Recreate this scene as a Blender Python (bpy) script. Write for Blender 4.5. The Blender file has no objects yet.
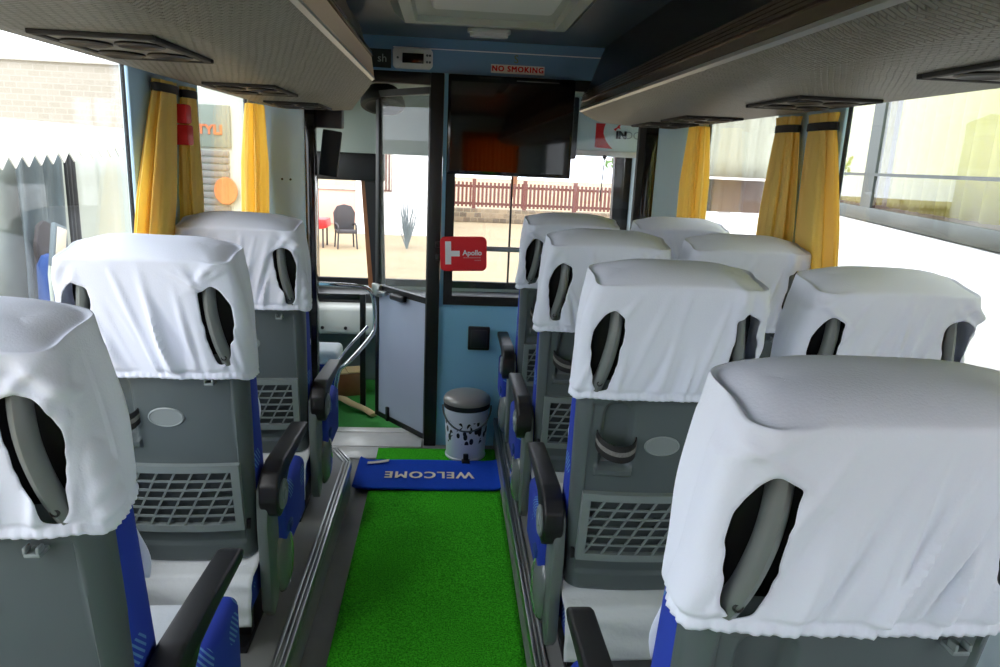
import bpy, bmesh, math, random
from mathutils import Vector, Matrix
C = bpy.context.scene.collection
PI = math.pi

# ------------------------------------------------------------------ materials
def lin(r, g, b):
    f = lambda c: (c / 255 / 12.92) if c / 255 <= 0.04045 else ((c / 255 + 0.055) / 1.055) ** 2.4
    return (f(r), f(g), f(b), 1.0)

class NT:
    def __init__(s, m):
        m.use_nodes = True
        s.t = m.node_tree
        s.t.nodes.clear()
    def n(s, typ, **kw):
        nd = s.t.nodes.new(typ)
        for k, v in kw.items():
            if k in nd.inputs.keys():
                nd.inputs[k].default_value = v
            else:
                setattr(nd, k, v)
        return nd
    def l(s, a, ao, b, bi):
        s.t.links.new(a.outputs[ao], b.inputs[bi])

def mat(name, rgb, rough=0.6, metal=0.0, spec=0.5, noise=None, bump=None, coat=0.0, trans=0.0, ior=1.5):
    """rgb in sRGB 0-255; noise=(scale, amount) colour mottling; bump=(scale, strength)"""
    m = bpy.data.materials.new(name)
    t = NT(m)
    out = t.n('ShaderNodeOutputMaterial')
    p = t.n('ShaderNodeBsdfPrincipled')
    col = lin(*rgb)
    p.inputs['Base Color'].default_value = col
    p.inputs['Roughness'].default_value = rough
    p.inputs['Metallic'].default_value = metal
    p.inputs['Specular IOR Level'].default_value = spec
    p.inputs['IOR'].default_value = ior
    p.inputs['Coat Weight'].default_value = coat
    tc = None
    if noise or bump:
        tc = t.n('ShaderNodeTexCoord')
    if noise:
        nz = t.n('ShaderNodeTexNoise', Scale=noise[0], Detail=4.0)
        t.l(tc, 'Object', nz, 'Vector')
        mx = t.n('ShaderNodeMix', data_type='RGBA')
        mx.inputs[6].default_value = tuple(c * (1 - noise[1]) for c in col[:3]) + (1,)
        mx.inputs[7].default_value = tuple(min(1, c * (1 + noise[1])) for c in col[:3]) + (1,)
        t.l(nz, 'Fac', mx, 0)
        t.t.links.new(mx.outputs[2], p.inputs['Base Color'])
    if bump:
        nb = t.n('ShaderNodeTexNoise', Scale=bump[0], Detail=3.0)
        t.l(tc, 'Object', nb, 'Vector')
        b = t.n('ShaderNodeBump', Strength=bump[1], Distance=0.01)
        t.l(nb, 'Fac', b, 'Height')
        t.l(b, 'Normal', p, 'Normal')
    if trans > 0:
        tr = t.n('ShaderNodeBsdfTranslucent')
        tr.inputs['Color'].default_value = col
        mix = t.n('ShaderNodeMixShader', Fac=trans)
        t.l(p, 'BSDF', mix, 1)
        t.l(tr, 'BSDF', mix, 2)
        t.l(mix, 'Shader', out, 'Surface')
    else:
        t.l(p, 'BSDF', out, 'Surface')
    return m

def glass_mat(name, tint=(247, 248, 250), refl=0.09, haze=0.0):
    m = bpy.data.materials.new(name)
    t = NT(m)
    out = t.n('ShaderNodeOutputMaterial')
    tr = t.n('ShaderNodeBsdfTransparent'); tr.inputs['Color'].default_value = lin(*tint)
    gl = t.n('ShaderNodeBsdfGlossy', Roughness=0.02)
    ge = t.n('ShaderNodeNewGeometry')
    ir = t.n('ShaderNodeMapRange'); ir.inputs['To Min'].default_value = 1.3; ir.inputs['To Max'].default_value = 1 / 1.3
    t.l(ge, 'Backfacing', ir, 'Value')
    fr = t.n('ShaderNodeFresnel'); t.l(ir, 'Result', fr, 'IOR')
    mx = t.n('ShaderNodeMixShader')
    t.l(fr, 'Fac', mx, 0); t.l(tr, 'BSDF', mx, 1); t.l(gl, 'BSDF', mx, 2)
    last = mx
    if haze:
        df = t.n('ShaderNodeBsdfTranslucent'); df.inputs['Color'].default_value = (0.9, 0.93, 0.9, 1)
        m2 = t.n('ShaderNodeMixShader', Fac=haze)
        t.l(mx, 'Shader', m2, 1); t.l(df, 'BSDF', m2, 2)
        last = m2
    t.l(last, 'Shader', out, 'Surface')
    return m

def woven_mat(name, rgb):
    m = bpy.data.materials.new(name)
    t = NT(m)
    out = t.n('ShaderNodeOutputMaterial')
    p = t.n('ShaderNodeBsdfPrincipled', Roughness=0.5)
    tc = t.n('ShaderNodeTexCoord')
    mp = t.n('ShaderNodeMapping'); mp.inputs['Scale'].default_value = (1, 1, 1); mp.inputs['Rotation'].default_value = (0, 0, 0.5)
    t.l(tc, 'Object', mp, 'Vector')
    br = t.n('ShaderNodeTexBrick', Scale=22.0)
    br.inputs['Mortar Size'].default_value = 0.06
    br.inputs['Mortar Smooth'].default_value = 1.0
    br.inputs['Brick Width'].default_value = 0.55
    br.inputs['Row Height'].default_value = 0.28
    br.inputs['Color1'].default_value = lin(*rgb)
    br.inputs['Color2'].default_value = lin(*[c * 0.93 for c in rgb])
    br.inputs['Mortar'].default_value = lin(*[c * 0.86 for c in rgb])
    wn_ = t.n('ShaderNodeTexNoise', Scale=11.0, Detail=2.0); t.l(mp, 'Vector', wn_, 'Vector')
    vm = t.n('ShaderNodeVectorMath', operation='MULTIPLY_ADD'); vm.inputs[1].default_value = (.012, .012, .012)
    t.l(wn_, 'Color', vm, 0); t.l(mp, 'Vector', vm, 2)
    t.l(vm, 'Vector', br, 'Vector')
    nz = t.n('ShaderNodeTexNoise', Scale=60.0)
    t.l(mp, 'Vector', nz, 'Vector')
    t.l(br, 'Color', p, 'Base Color')
    b = t.n('ShaderNodeBump', Strength=0.8, Distance=0.012, invert=True)
    t.l(br, 'Fac', b, 'Height')
    b2 = t.n('ShaderNodeBump', Strength=0.25, Distance=0.004)
    t.l(nz, 'Fac', b2, 'Height'); t.l(b, 'Normal', b2, 'Normal')
    t.l(b2, 'Normal', p, 'Normal')
    t.l(p, 'BSDF', out, 'Surface')
    return m

def seat_fabric_mat(name):
    m = bpy.data.materials.new(name)
    t = NT(m)
    out = t.n('ShaderNodeOutputMaterial')
    p = t.n('ShaderNodeBsdfPrincipled', Roughness=0.85)
    tc = t.n('ShaderNodeTexCoord')
    vo = t.n('ShaderNodeTexVoronoi', Scale=9.0)
    t.l(tc, 'Object', vo, 'Vector')
    wv = t.n('ShaderNodeTexWave', Scale=40.0, bands_direction='DIAGONAL')
    t.l(tc, 'Object', wv, 'Vector')
    r1 = t.n('ShaderNodeMath', operation='LESS_THAN'); r1.inputs[1].default_value = 0.33
    t.l(vo, 'Distance', r1, 0)
    r2 = t.n('ShaderNodeMath', operation='GREATER_THAN'); r2.inputs[1].default_value = 0.62
    t.l(wv, 'Fac', r2, 0)
    mu = t.n('ShaderNodeMath', operation='MULTIPLY'); t.l(r1, 0, mu, 0); t.l(r2, 0, mu, 1)
    sc = t.n('ShaderNodeMath', operation='MULTIPLY'); sc.inputs[1].default_value = 0.55; t.l(mu, 0, sc, 0)
    hs = t.n('ShaderNodeMix', data_type='RGBA')
    hs.inputs[6].default_value = lin(22, 52, 158); hs.inputs[7].default_value = lin(110, 170, 205)
    t.l(sc, 0, hs, 0)
    t.t.links.new(hs.outputs[2], p.inputs['Base Color'])
    t.l(p, 'BSDF', out, 'Surface')
    return m

def turf_mat(name):
    m = bpy.data.materials.new(name)
    t = NT(m)
    out = t.n('ShaderNodeOutputMaterial')
    p = t.n('ShaderNodeBsdfPrincipled', Roughness=0.9); p.inputs['Specular IOR Level'].default_value = 0.1
    tc = t.n('ShaderNodeTexCoord')
    nz = t.n('ShaderNodeTexNoise', Scale=190.0, Detail=4.0)
    t.l(tc, 'Object', nz, 'Vector')
    n2 = t.n('ShaderNodeTexNoise', Scale=5.0, Detail=2.0); t.l(tc, 'Object', n2, 'Vector')
    cr = t.n('ShaderNodeValToRGB')
    cr.color_ramp.elements[0].position = 0.32; cr.color_ramp.elements[0].color = lin(36, 134, 18)
    cr.color_ramp.elements[1].position = 0.68; cr.color_ramp.elements[1].color = lin(82, 218, 46)
    t.l(nz, 'Fac', cr, 'Fac')
    hsv = t.n('ShaderNodeHueSaturation')
    mr = t.n('ShaderNodeMapRange'); mr.inputs['To Min'].default_value = 0.85; mr.inputs['To Max'].default_value = 1.15
    t.l(n2, 'Fac', mr, 'Value'); t.l(mr, 'Result', hsv, 'Value')
    t.l(cr, 'Color', hsv, 'Color'); t.l(hsv, 'Color', p, 'Base Color')
    b = t.n('ShaderNodeBump', Strength=0.9, Distance=0.006); t.l(nz, 'Fac', b, 'Height'); t.l(b, 'Normal', p, 'Normal')
    t.l(p, 'BSDF', out, 'Surface')
    return m

def floral_mat(name):
    """white tin with sprays of small black leaves round its middle"""
    m = bpy.data.materials.new(name)
    t = NT(m)
    out = t.n('ShaderNodeOutputMaterial')
    p = t.n('ShaderNodeBsdfPrincipled', Roughness=0.3)
    tc = t.n('ShaderNodeTexCoord')
    mp = t.n('ShaderNodeMapping'); mp.inputs['Scale'].default_value = (1, 1, 0.6); mp.inputs['Rotation'].default_value = (0.5, 0.6, 0)
    t.l(tc, 'Object', mp, 'Vector')
    vo = t.n('ShaderNodeTexVoronoi', Scale=36.0); t.l(mp, 'Vector', vo, 'Vector')
    a = t.n('ShaderNodeMath', operation='LESS_THAN'); a.inputs[1].default_value = 0.43; t.l(vo, 'Distance', a, 0)
    sx = t.n('ShaderNodeSeparateXYZ'); t.l(tc, 'Object', sx, 'Vector')
    lo = t.n('ShaderNodeMath', operation='GREATER_THAN'); lo.inputs[1].default_value = 0.10; t.l(sx, 'Z', lo, 0)
    hi = t.n('ShaderNodeMath', operation='LESS_THAN'); hi.inputs[1].default_value = 0.225; t.l(sx, 'Z', hi, 0)
    nz = t.n('ShaderNodeTexNoise', Scale=14.0); t.l(tc, 'Object', nz, 'Vector')
    nn = t.n('ShaderNodeMath', operation='GREATER_THAN'); nn.inputs[1].default_value = 0.40; t.l(nz, 'Fac', nn, 0)
    m1 = t.n('ShaderNodeMath', operation='MULTIPLY'); t.l(a, 0, m1, 0); t.l(lo, 0, m1, 1)
    m2 = t.n('ShaderNodeMath', operation='MULTIPLY'); t.l(m1, 0, m2, 0); t.l(hi, 0, m2, 1)
    m3 = t.n('ShaderNodeMath', operation='MULTIPLY'); t.l(m2, 0, m3, 0); t.l(nn, 0, m3, 1)
    mx = t.n('ShaderNodeMix', data_type='RGBA'); mx.inputs[6].default_value = lin(225, 232, 240); mx.inputs[7].default_value = lin(25, 25, 28)
    t.l(m3, 0, mx, 0); t.t.links.new(mx.outputs[2], p.inputs['Base Color'])
    t.l(p, 'BSDF', out, 'Surface')
    return m

def brick_mat(name, c1, c2, mort, scale, rot=(PI / 2, 0, 0), w=0.5, h=0.25):
    m = bpy.data.materials.new(name)
    t = NT(m)
    out = t.n('ShaderNodeOutputMaterial')
    p = t.n('ShaderNodeBsdfPrincipled', Roughness=0.9)
    tc = t.n('ShaderNodeTexCoord')
    mp = t.n('ShaderNodeMapping'); mp.inputs['Rotation'].default_value = rot
    t.l(tc, 'Object', mp, 'Vector')
    br = t.n('ShaderNodeTexBrick', Scale=scale)
    br.inputs['Color1'].default_value = lin(*c1); br.inputs['Color2'].default_value = lin(*c2); br.inputs['Mortar'].default_value = lin(*mort)
    br.inputs['Brick Width'].default_value = w; br.inputs['Row Height'].default_value = h
    t.l(mp, 'Vector', br, 'Vector'); t.l(br, 'Color', p, 'Base Color')
    t.l(p, 'BSDF', out, 'Surface')
    return m

M = dict(
    shell=mat('seat_plastic', (82, 91, 92), 0.45, bump=(900, 0.06)),
    shell_light=mat('pocket_plastic', (122, 132, 132), 0.45),
    badge=mat('badge_plastic', (128, 136, 136), 0.35),
    pod=mat('glossy_side_plastic', (112, 120, 118), 0.12, coat=0.6),
    panel=mat('side_panel_plastic', (102, 111, 109), 0.42),
    black=mat('black_plastic', (24, 24, 26), 0.45),
    black_soft=mat('black_rubber', (17, 17, 18), 0.7),
    gloss_black=mat('gloss_black', (9, 10, 12), 0.12, coat=0.3),
    handle=mat('grab_handle_plastic', (108, 114, 112), 0.4),
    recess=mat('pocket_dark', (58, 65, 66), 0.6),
    cover=mat('white_cover_cloth', (236, 241, 254), 0.9, spec=0.1, bump=(260, 0.08), trans=0.12),
    cover2=mat('white_seat_cloth', (205, 210, 214), 0.9, spec=0.1, bump=(60, 0.25)),
    fabric=seat_fabric_mat('blue_seat_fabric'),
    steel=mat('steel', (185, 187, 186), 0.32, 1.0),
    alu=mat('aluminium_trim', (172, 172, 170), 0.35, 0.7),
    chrome=mat('chrome', (215, 215, 215), 0.12, 1.0),
    floor=mat('grey_vinyl', (138, 140, 138), 0.55, noise=(9, 0.16), bump=(120, 0.05)),
    ledge=mat('platform_vinyl', (136, 138, 136), 0.5, noise=(6, 0.12)),
    turf=turf_mat('green_turf'),
    mat_blue=mat('blue_mat', (22, 74, 196), 0.85, spec=0.2, bump=(300, 0.25), noise=(30, 0.08)),
    letter_pale=mat('pale_letter', (240, 232, 212), 0.7),
    paper=mat('paper_scrap', (225, 222, 210), 0.8),
    wall=mat('wall_panel_pale', (196, 214, 218), 0.5),
    blue=mat('partition_blue', (140, 200, 230), 0.42, noise=(3, 0.05)),
    blue_pale=mat('pillar_blue', (176, 212, 238), 0.4),
    header=mat('header_blue', (108, 150, 186), 0.38),
    ceiling=mat('ceiling_panel', (84, 96, 106), 0.34),
    rack=woven_mat('woven_leatherette', (128, 127, 119)),
    fascia=mat('fascia_brown', (228, 202, 176), 0.25),
    fascia_dark=mat('fascia_dark_brown', (112, 98, 86), 0.24, 0.6),
    bin=mat('rack_black_panel', (12, 13, 15), 0.28),
    acgrey=mat('ac_unit_grey', (176, 180, 170), 0.5),
    acwhite=mat('ac_unit_white', (206, 208, 204), 0.45),
    lamp=mat('lamp_lens', (214, 216, 216), 0.3),
    curtain=mat('yellow_curtain', (255, 230, 143), 0.65, spec=0.2, trans=0.55),
    curtain_back=mat('orange_curtain', (226, 140, 34), 0.7, trans=0.5),
    glass=glass_mat('window_glass'),
    glass_haze=glass_mat('hazy_glass', haze=0.05),
    film=glass_mat('tinted_film', (206, 214, 206), haze=0.10),
    tv=mat('tv_screen', (6, 6, 7), 0.04, spec=.6, ior=1.5),
    white_paint=mat('white_paint', (236, 236, 236), 0.35),
    door_grey=mat('door_blue_grey', (178, 188, 208), 0.4, noise=(4, 0.05)),
    bin_white=floral_mat('floral_tin'),
    lid=mat('bin_lid_grey', (156, 154, 148), 0.28, 0.15),
    red=mat('red_pouch', (232, 34, 44), 0.55, bump=(60, 0.1)),
    red_plain=mat('red_sign', (214, 24, 28), 0.5),
    white=mat('white_print', (238, 238, 240), 0.6),
    sign_pale=mat('sign_pale', (236, 226, 216), 0.6),
    olive=mat('olive_mark', (120, 128, 60), 0.6),
    screen=mat('display_black', (10, 12, 12), 0.15),
    cabgrey=mat('cab_lining', (150, 160, 152), 0.7),
    cabgreen=mat('cab_green_carpet', (40, 128, 46), 0.9, noise=(40, 0.25)),
    wood=mat('wood_print', (132, 84, 50), 0.4, noise=(14, 0.3)),
    beige=mat('beige_strap', (196, 170, 124), 0.8),
    ground=mat('sandy_ground', (150, 132, 102), 0.95, noise=(0.7, 0.2)),
    brick=brick_mat('brick_wall', (150, 145, 134), (156, 151, 141), (164, 160, 151), 2.6),
    brick_block=brick_mat('block_wall', (120, 112, 102), (150, 140, 130), (160, 152, 142), 2.0),
    canvas=mat('white_canvas', (222, 222, 218), 0.8, trans=0.5),
    tarp=mat('grey_tarp', (98, 110, 116), 0.7, noise=(5, 0.2)),
    stallwall=mat('pale_stall_sheet', (176, 184, 176), 0.7, noise=(2, 0.08)),
    bluecloth=mat('blue_cloth', (30, 66, 130), 0.8),
    orange=mat('orange_plastic', (226, 120, 50), 0.6),
    orange_pale=mat('orange_sign', (190, 105, 60), 0.7),
    fence=mat('rusty_fence', (108, 66, 58), 0.8),
    stone=brick_mat('stone_base', (140, 122, 98), (96, 84, 70), (150, 136, 112), 2.0, w=0.6, h=0.4),
    darkchair=mat('dark_wicker', (62, 58, 60), 0.8, bump=(40, 0.5)),
    shutter=mat('grey_shutter', (110, 110, 107), 0.6),
    shopgreen=mat('shop_green', (112, 124, 116), 0.7),
    bus_white=mat('bus_white_body', (240, 240, 240), 0.25),
    bus_seal=mat('bus_window_seal', (70, 80, 80), 0.5),
    bus_curtain=mat('pale_yellow_curtain', (226, 222, 112), 0.7, trans=0.2),
    bus_reflection=mat('reflection_brown', (120, 92, 72), 0.8, noise=(12, 0.3)),  # colour of the brown reflection in the van's lower pane
    leaf=mat('leaf_green', (96, 128, 60), 0.8, noise=(3, 0.3)),
)

# ------------------------------------------------------------------ mesh tools
class MB:
    def __init__(s):
        s.bm = bmesh.new()
    def add(s, verts, faces):
        vs = [s.bm.verts.new(v) for v in verts]
        for f in faces:
            try:
                s.bm.faces.new([vs[i] for i in f])
            except ValueError:
                pass
        return vs
    def box(s, x0, x1, y0, y1, z0, z1, bev=0.0, seg=2, mtx=None):
        b = bmesh.new()
        bmesh.ops.create_cube(b, size=1)
        for v in b.verts:
            v.co = Vector(((x0 + x1) / 2 + v.co.x * (x1 - x0), (y0 + y1) / 2 + v.co.y * (y1 - y0), (z0 + z1) / 2 + v.co.z * (z1 - z0)))
        if bev > 0:
            bev = min(bev, 0.45 * min(abs(x1 - x0), abs(y1 - y0), abs(z1 - z0)))
            bmesh.ops.bevel(b, geom=list(b.edges), offset=bev, segments=seg, affect='EDGES', profile=0.5)
        return s.merge(b, mtx)
    def merge(s, b, mtx=None):
        b.verts.index_update()
        s.add([(mtx @ v.co) if mtx else v.co.copy() for v in b.verts], [[v.index for v in f.verts] for f in b.faces])
        b.free()
        return s
    def prism(s, pts, axis, a, b, bev=0.0, seg=2, mtx=None):
        """outline pts (2D) extruded along axis x/y/z from a to b"""
        k = {'x': lambda p, t: (t, p[0], p[1]), 'y': lambda p, t: (p[0], t, p[1]), 'z': lambda p, t: (p[0], p[1], t)}[axis]
        m = bmesh.new()
        n = len(pts)
        v0 = [m.verts.new(k(p, a)) for p in pts]
        v1 = [m.verts.new(k(p, b)) for p in pts]
        m.faces.new(v0); m.faces.new(v1)
        for i in range(n):
            m.faces.new((v0[i], v0[(i + 1) % n], v1[(i + 1) % n], v1[i]))
        bmesh.ops.recalc_face_normals(m, faces=m.faces)
        if bev > 0:
            bmesh.ops.bevel(m, geom=list(m.edges), offset=bev, segments=seg, affect='EDGES', profile=0.5, clamp_overlap=True)
        return s.merge(m, mtx)
    def lofted(s, *a, **k):
        s.loft(*a, **k)
        return s
    def loft(s, rings, closed=True, cap=True):
        n = len(rings[0])
        vs = [[s.bm.verts.new(p) for p in r] for r in rings]
        for i in range(len(rings) - 1):
            for j in range(n if closed else n - 1):
                s.bm.faces.new((vs[i][j], vs[i][(j + 1) % n], vs[i + 1][(j + 1) % n], vs[i + 1][j]))
        if cap and closed:
            s.bm.faces.new(list(reversed(vs[0]))); s.bm.faces.new(vs[-1])
        return vs
    def grid(s, fn, nu, nv):
        return s.loft([[fn(i / nu, j / nv) for i in range(nu + 1)] for j in range(nv + 1)], closed=False, cap=False)
    def tube(s, path, r, n=10, flat=1.0, smooth=0, up=None):
        P = [Vector(p) for p in path]
        for _ in range(smooth):
            Q = [P[0]]
            for a, b in zip(P, P[1:]):
                Q += [a * .75 + b * .25, a * .25 + b * .75]
            P = Q + [P[-1]]
        rings = []
        ref = Vector(up) if up else None
        for i, p in enumerate(P):
            d = (P[min(i + 1, len(P) - 1)] - P[max(i - 1, 0)]).normalized()
            if ref is None:
                ref = Vector((0, 0, 1)) if abs(d.z) < 0.9 else Vector((1, 0, 0))
            a = d.cross(ref).normalized()
            b = a.cross(d).normalized()
            if not up:
                ref = b
            rr = r(i / (len(P) - 1)) if callable(r) else r
            rings.append([p + a * (rr * math.cos(2 * PI * k / n)) + b * (rr * flat * math.sin(2 * PI * k / n)) for k in range(n)])
        s.loft(rings)
        return s
    def lathe(s, prof, n=40, mtx=None):
        rings = [[(r * math.cos(2 * PI * k / n), r * math.sin(2 * PI * k / n), z) for k in range(n)] for r, z in prof]
        if mtx:
            rings = [[mtx @ Vector(p) for p in r] for r in rings]
        s.loft(rings)
        return s
    def build(s, name, m, parent=None, smooth=35, solid=0.0):
        bmesh.ops.recalc_face_normals(s.bm, faces=s.bm.faces)
        me = bpy.data.meshes.new(name)
        s.bm.to_mesh(me); s.bm.free()
        o = bpy.data.objects.new(name, me)
        C.objects.link(o)
        me.materials.append(m)
        if smooth:
            me.shade_smooth()
            me.set_sharp_from_angle(angle=math.radians(smooth))
        if parent:
            o.parent = parent
        if solid:
            md = o.modifiers.new('thickness', 'SOLIDIFY'); md.thickness = solid; md.offset = 0
        return o

def tag(o, label, cat, group=None):
    o['label'] = label; o['category'] = cat
    if group: o['group'] = group
    return o
def struct(o):
    o['kind'] = 'structure'
    return o
def empty(name, loc=(0, 0, 0), rot=(0, 0, 0)):
    o = bpy.data.objects.new(name, None); C.objects.link(o)
    o.empty_display_size = 0.1
    o.location = loc; o.rotation_euler = rot
    return o
def thing(name, label, cat, loc=(0, 0, 0), rot=(0, 0, 0), group=None):
    return tag(empty(name, loc, rot), label, cat, group)
def copy_tree(o, parent=None):
    c = o.copy(); C.objects.link(c)
    if parent: c.parent = parent
    for ch in list(o.children):
        copy_tree(ch, c)
    return c
def boxo(name, b, m, parent=None, bev=0.0, seg=2):
    return MB().box(*b, bev=bev, seg=seg).build(name, m, parent)
def text(name, s, size, m, parent, mtx, extrude=0.0006, sx=1.0, bold=0.0, spacing=1.0, heavy=0.0):
    """lettering lying in the local XY plane of mtx, centred"""
    cu = bpy.data.curves.new(name, 'FONT')
    cu.body = s; cu.size = size; cu.extrude = extrude; cu.align_x = 'CENTER'; cu.align_y = 'CENTER'
    cu.offset = bold; cu.space_character = spacing; cu.resolution_u = 3
    o = bpy.data.objects.new(name + '_curve', cu); C.objects.link(o)
    bpy.context.view_layer.update()
    me = bpy.data.meshes.new_from_object(o.evaluated_get(bpy.context.evaluated_depsgraph_get()))
    bpy.data.objects.remove(o); bpy.data.curves.remove(cu)
    if heavy:                                       # thicker strokes
        b_ = bmesh.new()
        for k in (-1, 0, 1):
            for q_ in (-.5, .5):
                t_ = me.copy(); t_.transform(Matrix.Translation((k * heavy, q_ * heavy, k * 5e-5 + q_ * 2e-5))); b_.from_mesh(t_); bpy.data.meshes.remove(t_)
        b_.to_mesh(me); b_.free()
    me.transform(mtx @ Matrix.Diagonal((sx, 1, 1, 1)))
    me.materials.clear(); me.materials.append(m)
    ob = bpy.data.objects.new(name, me); C.objects.link(ob)
    ob.parent = parent
    return ob
def face_rear(x, y, z, tilt=0.0):
    """text plane facing -Y (towards the rear of the bus)"""
    return Matrix.Translation((x, y, z)) @ Matrix.Rotation(PI / 2, 4, 'X') @ Matrix.Rotation(tilt, 4, 'Z')

# ------------------------------------------------------------------ setting
P = 0.17                    # seat platform above the aisle
XL, XR = -1.0, 1.34         # side walls
YP = 3.92                   # partition
YB, YF = -3.0, 5.45         # back and front of the body
ZC = 2.20                   # ceiling
EL, ER = -0.44, 0.295       # edges of the two platforms

struct(boxo('floor', (XL, XR, YB, 4.10, -0.06, 0.0), M['floor']))
def platform(name, pts, edge):
    o = MB().prism(pts, 'z', 0.0, P).build(name, M['ledge'], smooth=0); struct(o)
    return o
platform('floor_left', [(XL, YB), (EL, YB), (EL, 3.28), (-0.52, 3.44), (XL, 3.44)], None)
platform('floor_right', [(ER, YB), (XR, YB), (XR, YP), (ER, YP)], None)
# steel nosings
def nosing(name, path, inward):
    m = MB()
    for (a, b) in zip(path, path[1:]):
        a, b = Vector(a), Vector(b)
        d = (b - a).normalized(); n = Vector((-d.y, d.x)) * inward
        L = [a, b]
        for off, w, z0, z1 in ((-0.006, 0.012, P - 0.035, P + 0.007), (0.010, 0.008, P, P + 0.005), (0.026, 0.010, P, P + 0.006)):
            q = [a + n * off, b + n * off, b + n * (off + w), a + n * (off + w)]
            m.prism([(v.x, v.y) for v in q], 'z', z0, z1, bev=0.002)
    struct(m.build(name, M['steel']))
nosing('trim_1', [(EL, YB + .01), (EL, 3.28), (-0.52, 3.44), (XL + .01, 3.44)], 1)
nosing('trim_2', [(ER, YB + .01), (ER, YP - .01)], -1)
# pale threshold plates at the door
t3 = MB()
t3.box(-0.70, -0.12, 3.86, 4.10, 0.0, 0.012, bev=.003)
t3.box(-0.66, -0.10, 4.06, 4.13, 0.0, 0.02, bev=.003)
t3.box(-0.66, -0.30, 3.70, 3.855, 0.0, 0.010, bev=.003)
struct(t3.build('trim_3', mat('threshold_plate', (214, 214, 210), 0.35, 0.1, noise=(20, 0.12))))

def side_wall(name, x0, x1, opens, z0, z1):
    m = MB()
    ys = [YB] + [v for o in opens for v in o] + [YF]
    m.box(x0, x1, YB, YF, -0.3, z0)
    m.box(x0, x1, YB, YF, z1, ZC + .02)
    for a, b in zip(ys[0::2], ys[1::2]):
        m.box(x0, x1, a, b, z0 - .001, z1 + .001)
    struct(m.build(name, M['wall'], smooth=0))
SILL, WTOP = 0.86, 1.93
left_open = [(-2.75, -1.0), (-0.55, 2.43), (3.0, 3.80), (4.15, 5.25)]
right_open = [(-2.75, -1.0), (-0.55, 2.48), (2.96, 3.84), (4.15, 5.25)]
side_wall('wall_left', XL - .025, XL, left_open, SILL, WTOP)
side_wall('wall_right', XR, XR + .025, right_open, SILL, WTOP)
wn = [0]
def window(x, y0, y1, z0, z1, m='glass', div=None):
    wn[0] += 1
    r = struct(empty('window_%d' % wn[0], (x, (y0 + y1) / 2, z0)))
    f = MB(); w = .006
    hy, h = (y1 - y0) / 2, z1 - z0
    f.box(-.008, .008, -hy, -hy + w, 0, h); f.box(-.008, .008, hy - w, hy, 0, h)
    f.box(-.008, .008, -hy + w, hy - w, 0, w); f.box(-.008, .008, -hy + w, hy - w, h - w, h)
    for d in (div or []):
        f.box(-.012, .012, d - (y0 + y1) / 2 - .010, d - (y0 + y1) / 2 + .010, w, h - w)
    f.build('window_frame', M['black_soft'], r, smooth=0)
    boxo('glass_pane', (-.003, .003, -hy + w, hy - w, w, h - w), M[m], r)
for a, b in left_open[:3]: window(XL - .012, a, b, SILL, WTOP)
for a, b in right_open[:3]: window(XR + .012, a, b, SILL, WTOP)
window(XL - .012, *left_open[3], SILL - .0, WTOP)
window(XR + .012, *right_open[3], SILL - .0, WTOP)

struct(boxo('ceiling', (XL - .05, XR + .05, YB, YF, ZC, ZC + .05), M['ceiling']))
# pillar facings on the side walls (pale blue)
def facing(name, x0, x1, y0, y1, z0=SILL - .05, z1=1.95):
    return struct(boxo(name, (x0, x1, y0, y1, z0, z1), M['blue_pale'], bev=.006))
facing('trim_4', XL + .001, XL + .014, 2.40, 3.03)
facing('trim_5', XR - .014, XR - .001, 2.46, 2.98)
# back wall with its window and drawn curtains
b = MB()
b.box(XL, XR, YB - .05, YB, -.3, .9); b.box(XL, XR, YB - .05, YB, 1.95, ZC + .02)
b.box(XL, -.8, YB - .05, YB, .899, 1.951); b.box(.93, XR, YB - .05, YB, .899, 1.951); b.box(-.05, .22, YB - .05, YB, .899, 1.951)
struct(b.build('wall_back', M['wall'], smooth=0))

def pleats(x0, x1, z0, z1, amp, n, seed, nu=90, nv=14, waist=None):
    rnd = random.Random(seed)
    ph = [rnd.uniform(0, 6.28) for _ in range(4)]
    def f(u, v):
        x = x0 + (x1 - x0) * u
        a = amp * (0.7 + 0.3 * math.sin(5 * u + ph[0]))
        y = a * math.sin(2 * PI * n * u + ph[1] + .5 * math.sin(3 * v + ph[2])) + .4 * a * math.sin(2 * PI * n * 2.3 * u + ph[3])
        return (x, y, z0 + (z1 - z0) * v)
    return f
for i, (a, bb) in enumerate(((-.84, .0), (.17, .98))):
    o = MB(); o.grid(pleats(a, bb, .85, 1.98, .02, 13, i), 140, 6)
    o = o.build('rear_curtain', M['curtain_back'], solid=.002); o.location = (0, YB + .06, 0)
    tag(o, ['orange curtain drawn over the rear window, door side', 'orange curtain drawn over the rear window, driver side'][i], 'curtain', 'curtains over the rear window')

# ------------------------------------------------------------------ partition
pt = MB()
T = YP + .035
pt.box(XL, -.75, YP, T, 0, ZC); pt.box(1.10, XR, YP, T, 0, ZC)                # stubs beside the pillars
pt.box(-.75, 1.10, YP, T, 2.035, ZC)                                             # header
pt.box(-.038, 1.10, YP, T, 0, .83)                                                # lower panel
pt.box(-.038, -.018, YP - .002, T, .83, 2.035)                                    # blue strip beside the window
wf = pt.build('wall_front', M['blue'], smooth=0); struct(wf)
struct(boxo('trim_6', (-.75, 1.10, YP - .012, YP - .001, 2.035, ZC - .001), M['header']))
struct(boxo('trim_7', (-.30, .78, YP - .016, YP - .011, 2.145, 2.150), M['white']))
for i, (a, bb, z0) in enumerate(((-.748, -.698, -.0), (1.035, 1.10, .0))):
    struct(boxo('trim_%d' % (8 + i), (a, bb, YP - .02, T + .02, z0 if i else 0, 2.034), M['gloss_black'], bev=.005))
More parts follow.
